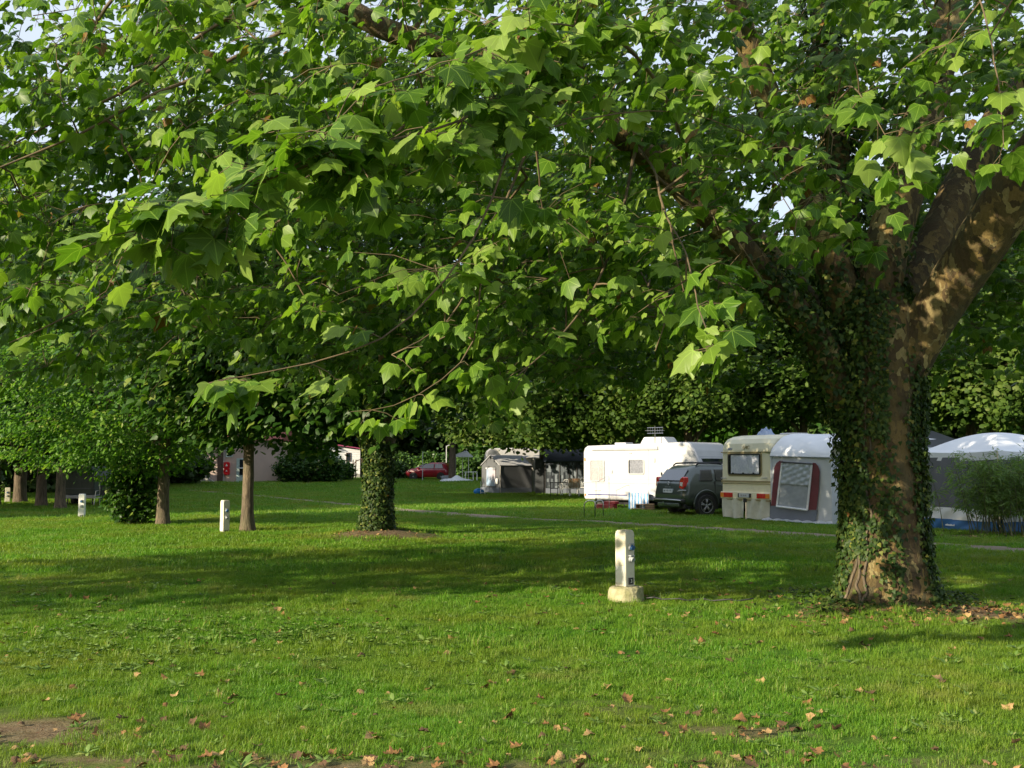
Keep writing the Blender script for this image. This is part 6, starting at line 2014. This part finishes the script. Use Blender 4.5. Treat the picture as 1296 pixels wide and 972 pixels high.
# blue bag and trolley left of the tent
g = G(606, 626)
bg_ = MB(); bg_ = sheet(lambda u, v: ((.26 + .05 * math.sin(u * 19)) * math.cos(u * 6.283) * math.sin(.12 + v * 2.9), (.2 + .04 * math.sin(u * 13)) * math.sin(u * 6.283) * math.sin(.12 + v * 2.9), .17 - .17 * math.cos(v * 3.0)), 24, 10)
o = bg_.build('bag', M_bluebag, None, smooth=True); o.location = g; prop(o, 'bright blue soft bag on the grass at the left corner of the grey tent', 'bag')
g = G(611, 627)
tr = empty('folding_trolley', g, R(25), 'white folding hand trolley leaning beside the blue bag', 'trolley')
for x_ in (-.12, .12): MB().tube([(x_, 0, .02), (x_ + .05, .12, .72)], .016, 6).build('rail', M_plasticwhite, tr)
for k in range(4): MB().tube([(-.11 + .01 * k, .03 + .03 * k, .15 + .16 * k), (.13 + .01 * k, .03 + .03 * k, .15 + .16 * k)], .012, 6).build('rung', M_plasticwhite, tr)
MB().box(-.15, .2, -.12, .05, .0, .10).build('foot_plate', M_black, tr, bevel=.02)

# ------------------------------------------------------------------ red car and what stands round it
pl = Plane((fx(576, 91.0), 91.0), R(180 - 18))
# local x runs from the tail to the nose (to the left in the picture); local y points towards us
rc = pl.root('hatchback_car', 'small red hatchback parked nose to the left before a green hedge', 'car')
def yl(z, x0, x1, w): return (z, x0, x1, .85 - w / 2, .85 + w / 2, .22)
loft_layers([yl(.22, .12, 3.75, 1.5), yl(.34, .04, 3.84, 1.64), yl(.52, .0, 3.9, 1.70), yl(.68, .0, 3.88, 1.70), yl(.82, .02, 3.72, 1.68), yl(.93, .04, 3.40, 1.62), yl(.99, .06, 2.95, 1.56), yl(1.18, .16, 2.45, 1.42), yl(1.34, .30, 2.02, 1.28), yl(1.44, .48, 1.75, 1.14), yl(1.47, .70, 1.5, .95)], 5).build('body', M_redcar, rc, smooth=True)
slab([(1.28, 1.635, .96), (2.70, 1.635, .96), (2.02, 1.50, 1.34), (1.28, 1.50, 1.34)], (0, .03, .01)).build('side_window', M_carglass, rc, bevel=.01)
slab([(.42, 1.635, .98), (1.18, 1.635, .96), (1.18, 1.50, 1.33), (.58, 1.50, 1.33)], (0, .03, .01)).build('side_window', M_carglass, rc, bevel=.01)
slab([(2.98, .20, 1.0), (2.98, 1.50, 1.0), (2.12, 1.40, 1.36), (2.12, .30, 1.36)], (.02, 0, .03)).build('windscreen', surf('bright_windscreen', (.30, .36, .42), .1, coat=.6), rc, bevel=.01)
for x_ in (.62, 3.10):
    MB().prism([(x_ + .36 * math.cos(a), .30 + .36 * math.sin(a)) for a in np.linspace(0, 6.28, 24)[:-1]], 'y', 1.5, 1.712).build('wheel_arch', M_black, rc)
    wh = wheel(rc, 0, 0, 0, .29, .19, 7, 1); wh.location = (x_, 1.62, .29); wh.rotation_euler = (0, 0, math.pi / 2)
    wh = wheel(rc, 0, 0, 0, .29, .19, 7, 1); wh.location = (x_, .08, .29); wh.rotation_euler = (0, 0, -math.pi / 2)
slab([(3.84, 1.20, .64), (3.70, 1.66, .66), (3.40, 1.68, .86), (3.66, 1.28, .84)], (.04, .04, .02)).build('headlight', M_lampwhite, rc, bevel=.02)
slab([(3.84, .50, .64), (3.70, .04, .66), (3.40, .02, .86), (3.66, .42, .84)], (.04, -.04, .02)).build('headlight', M_lampwhite, rc, bevel=.02)
MB().box(3.86, 3.93, .35, 1.35, .30, .46).build('grille', M_black, rc, bevel=.02)
MB().box(3.9, 3.95, .6, 1.1, .48, .58).build('number_plate', M_plate, rc, bevel=.005)
MB().box(2.55, 2.72, 1.62, 1.80, .92, 1.04).build('wing_mirror', M_redcar, rc, bevel=.04)
slab([(1.22, 1.695, .35), (1.24, 1.695, .35), (1.24, 1.66, .95), (1.22, 1.66, .95)], (0, .02, 0)).build('door_gap', M_black, rc)

def P3(px, d): return (fx(px, d), d, float(gz(fx(px, d), d)))
c = P3(585, 88)
ps_ = empty('garden_parasol', c, 0, 'white pavilion parasol on thin poles right of the red car', 'parasol')
MB().add([(-.95, -.6, 1.98), (.9, -.6, 1.98), (.9, .6, 1.98), (-.95, .6, 1.98), (.35, 0, 2.5), (-.93, -.58, 1.93), (.88, -.58, 1.93), (.88, .58, 1.93), (-.93, .58, 1.93)], [(0, 1, 4), (1, 2, 4), (2, 3, 4), (3, 0, 4), (5, 6, 1, 0), (6, 7, 2, 1), (7, 8, 3, 2), (8, 5, 0, 3)]).build('canopy', M_canvas_white, ps_)
for (x_, y_) in ((-.5, -.5), (.02, .4), (.55, -.5)): MB().tube([(x_, y_, 0), (x_, y_, 2.0)], .028, 6).build('pole', M_plasticwhite, ps_)
c = P3(596, 86)
tb_ = empty('garden_table', c, 0, 'white garden table beside the bare tree trunk far away', 'table')
MB().box(-.5, .55, -.35, .35, .70, .75).build('table_top', M_plasticwhite, tb_, bevel=.01)
for x_ in (-.42, .2, .5):
    for y_ in (-.3, .3): MB().tube([(x_, y_, .7), (x_, y_, 0)], .035, 6).build('leg', M_plasticwhite, tb_)
c = P3(578, 84.5)
def mound(u, v):
    a, b = u * 2 - 1, v * 2 - 1
    k = max(0, 1 - a * a) * max(0, 1 - b * b)
    return (a * 1.42, b * .7, .02 + .30 * k ** .7 + .04 * math.sin(u * 14) * k + .18 * math.exp(-((a + .0) / .2) ** 2) * k)
o = sheet(mound, 30, 14).build('tarpaulin', M_canvas_white, None, smooth=True); o.location = c; prop(o, 'white tarpaulin spread over a low heap in front of the parasol', 'tarpaulin')
c = P3(566.5, 87)
o = MB().prism([(-.45, 0), (.45, 0), (.48, .52), (-.48, .40)], 'y', -.3, .3).build('storage_box', M_canvas_mid, None, bevel=.03); o.location = c; prop(o, 'grey storage box by the tail of the red car', 'box')
c = P3(535.2, 86)
lp = empty('thin_pole', c, 0, 'thin grey pole standing in front of the red car', 'pole')
MB().tube([(0, 0, 0), (0, 0, 2.3)], .035, 8).build('shaft', M_greyline, lp); MB().tube([(0, 0, 2.3), (0, 0, 2.36)], .05, 8).build('cap', M_greyline, lp)
c = P3(565.3, 96)
lp = empty('lamp_post', c, 0, 'tall grey lamp post with a short arm behind the red car', 'lamp post')
MB().tube([(0, 0, 0), (0, 0, 2.95)], .05, 8).build('shaft', M_greyline, lp); MB().tube([(0, 0, 2.9), (.2, 0, 3.0), (.45, 0, 3.0)], .045, 8).build('lamp_arm', M_greyline, lp)

# ------------------------------------------------------------------ pink building, railing, chalet
pl = Plane((fx(236, 83.0), 83.0), R(3))
pb = pl.root('building', 'low pink building with brown door and red wall cabinet, behind the slim maple', 'building')
def at2(px, py): return pl.at(px, py)
xe = at2(352, 600)[0]
hwall = 3.3
MB().box(0, xe, 0, 6, -.1, hwall).build('wall', M_pink, pb)
MB().prism([(-.4, hwall - .05), (6.4, hwall - .05), (3, hwall + 1.9)], 'x', -.4, xe + .4).build('roof', M_rooftile, pb)
x0, _ = at2(275, 600); x1, _ = at2(282, 600)
MB().box(x0, x1, -.06, .02, .05, 2.9).build('brown_door', M_brownwood, pb, bevel=.01)
x0, z1 = at2(286, 565); x1, z0 = at2(294.5, 578.5)
wf = ring(x0, x1, z0, z1, -.06, .03, .08, .01, 1).build('window', M_palegreen, pb); panel(x0 + .06, x1 - .06, z0 + .06, z1 - .06, -.02, .01, .01, 1).build('pane', M_carglass, wf)
x0, z1 = at2(299.5, 580); x1, _ = at2(314, 600)
dr = MB().box(x0, x1, -.05, .02, .0, z1).build('door', M_palegreen, pb, bevel=.01)
MB().box(x0 + .25, x1 - .1, -.07, -.04, z1 - .95, z1 - .1).build('pane', M_carglass, dr); MB().box(x0 + .25, x1 - .1, -.07, -.04, .55, 1.15).build('pane', M_carglass, dr)
x0, _ = at2(303, 592); x1, _ = at2(309, 592)
MB().box(x0, x1 + .3, -.3, -.06, at2(305, 593)[1], at2(305, 591.5)[1]).build('shelf', M_siding, pb)
MB().prism([(0.9, .02), (2.4, .02), (.9, 1.0)], 'y', -.7, -.02).build('shadow_ramp', M_stone, pb, bevel=.02)  # stone-coloured wedge shaped after a diagonal shadow at the wall foot
MB().box(xe - .02, xe + .5, -.02, 1.2, -.1, 1.5).build('brown_corner', M_brownwood, pb, bevel=.02)
MB().tube([(at2(283.5, 590)[0], -.03, 0), (at2(283.5, 590)[0], -.03, 2.9)], .03, 6).build('drainpipe', M_greyline, pb)
x0, z1 = at2(283.8, 584.8); x1, z0 = at2(291.2, 601.2)
rcab = pl.root('wall_cabinet', 'bright red cabinet with two rounded lobes fixed to the pink wall', 'cabinet')
zm = (z0 + z1) / 2
panel(x0, x1, zm - .02, z1, -.22, 0, .14).build('upper_case', M_redplastic, rcab, bevel=.02); panel(x0, x1, z0, zm + .02, -.20, 0, .14).build('lower_case', M_redplastic, rcab, bevel=.02)
MB().prism([(((x0 + x1) / 2) + .1 * math.cos(a), (z1 - .25) + .13 * math.sin(a)) for a in (math.pi / 2, math.pi * 7 / 6, math.pi * 11 / 6)], 'y', -.235, -.215).build('white_mark', M_plasticwhite, rcab)
MB().prism([(((x0 + x1) / 2) + .08 * math.cos(a), (zm - .18) + .08 * math.sin(a)) for a in (math.pi / 2, math.pi * 7 / 6, math.pi * 11 / 6)], 'y', -.215, -.195).build('white_mark', M_plasticwhite, rcab)
pl = Plane((fx(224, 80), 80), R(2))
rl = pl.root('railing', 'white railing with close balusters at the left end of the pink building', 'railing')
for k in range(14): MB().tube([(.1 * k, 0, 0), (.1 * k, 0, 1.05)], .022, 5).build('baluster', M_plasticwhite, rl)
MB().box(-.03, 1.36, -.03, .03, 1.05, 1.11).build('top_rail', M_plasticwhite, rl); MB().box(-.03, 1.36, -.025, .025, .1, .15).build('bottom_rail', M_plasticwhite, rl); MB().tube([(1.34, 0, 0), (1.34, 0, 1.25)], .05, 6).build('end_post', M_plasticwhite, rl)

pl = Plane((fx(400, 97), 97), R(8))
ch = pl.root('chalet', 'white boarded chalet with a magenta roof edge, between the hedge and the ivy-covered tree', 'building')
for k in range(14):
    z_ = .45 + k * .16
    MB().prism([(-.0, z_), (-.035, z_), (-.012, z_ + .158), (.0, z_ + .158)], 'x', 0, 4.0).build('board', M_siding, ch)
MB().box(0.01, 3.99, .002, 4, .3, 2.7).build('wall', M_siding, ch)
MB().box(-.02, 4.02, -.05, .2, 0, .45).build('stone_plinth', M_stone, ch, bevel=.02)
MB().prism([(-.3, 2.66), (2.0, 3.0), (4.3, 2.66), (4.3, 2.74), (2.0, 3.10), (-.3, 2.74)], 'y', -.3, 4).build('roof', surf('magenta_fascia', (.30, .05, .12), .6, (.24, .04, .1), 3), ch)
MB().prism([(0, 2.6), (4, 2.6), (2, 2.98)], 'y', 0.0, .05).build('gable', M_siding, ch)
x0, z1 = pl.at(438, 573); x1, z0 = pl.at(444, 584)
wf = ring(x0, x1, z0, z1, -.08, .0, .06, .01, 1).build('window', M_brownwood, ch); panel(x0 + .05, x1 - .05, z0 + .05, z1 - .05, -.05, -.036, .01, 1).build('pane', M_carglass, wf)
pl = Plane((fx(447, 93), 93), R(0))
pg = pl.root('pergola', 'dark timber uprights and arch beside the ivy-covered trunk, before the white chalet', 'pergola')
for x_ in (.0, .25, .8): MB().tube([(x_, 0, 0), (x_ + .03, 0, 1.7)], .05, 6).build('upright', M_brownwood, pg)
MB().tube([(-.3, 0, .4), (-.1, 0, 1.1), (.3, 0, 1.6), (.9, 0, 1.8)], .05, 6).build('arch', M_brownwood, pg)

# ------------------------------------------------------------------ dark camper and chair at the far left
pl = Plane((fx(84, 41.5), 41.5), R(-2))
cp_ = pl.root('folding_camper', 'low dark green folding camper in shade behind the white post at the left', 'camper')
MB().prism([(0, .42), (1.18, .42), (1.18, 1.15), (1.05, 1.5), (.1, 1.55), (0, 1.2)], 'y', 0, 1.8).build('canvas_body', M_darkgreen, cp_, bevel=.04)
MB().box(-.03, 1.2, -.03, 1.83, .28, .42).build('trailer_tub', M_greyline, cp_, bevel=.02)
MB().box(.0, 1.18, -.015, .01, .66, .69).build('seam', M_tentgrey, cp_)
wheel(cp_, 1.15, .9, .27, .26, .16, 6, 1); wheel(cp_, .03, .9, .27, .26, .16, 6, -1)
for x_ in (.1, 1.08): MB().tube([(x_, .1, .3), (x_, .1, 0)], .025, 6).build('corner_steady', M_black, cp_)
pl = Plane((fx(122, 40.8), 40.8), R(0))
fch = pl.root('camp_chair', 'dark wide camp chair with pale metal legs right of the folding camper', 'chair')
MB().box(.05, .60, 0, .45, .38, .43).build('seat', M_darktent, fch, bevel=.02)
MB().box(.05, .60, .42, .47, .40, .92).build('backrest', M_darktent, fch, bevel=.02)
for (a, b) in (((.0, -.02), (.06, .0)), ((.62, -.02), (.60, .0))):
    MB().tube([(a[0], a[1], 0), (b[0], .0, .60), (b[0], .42, .62)], .018, 6).build('leg', M_chrome, fch)
for x_ in (.03, .62): MB().tube([(x_, .5, 0), (x_, .45, .9)], .018, 6).build('leg', M_chrome, fch)
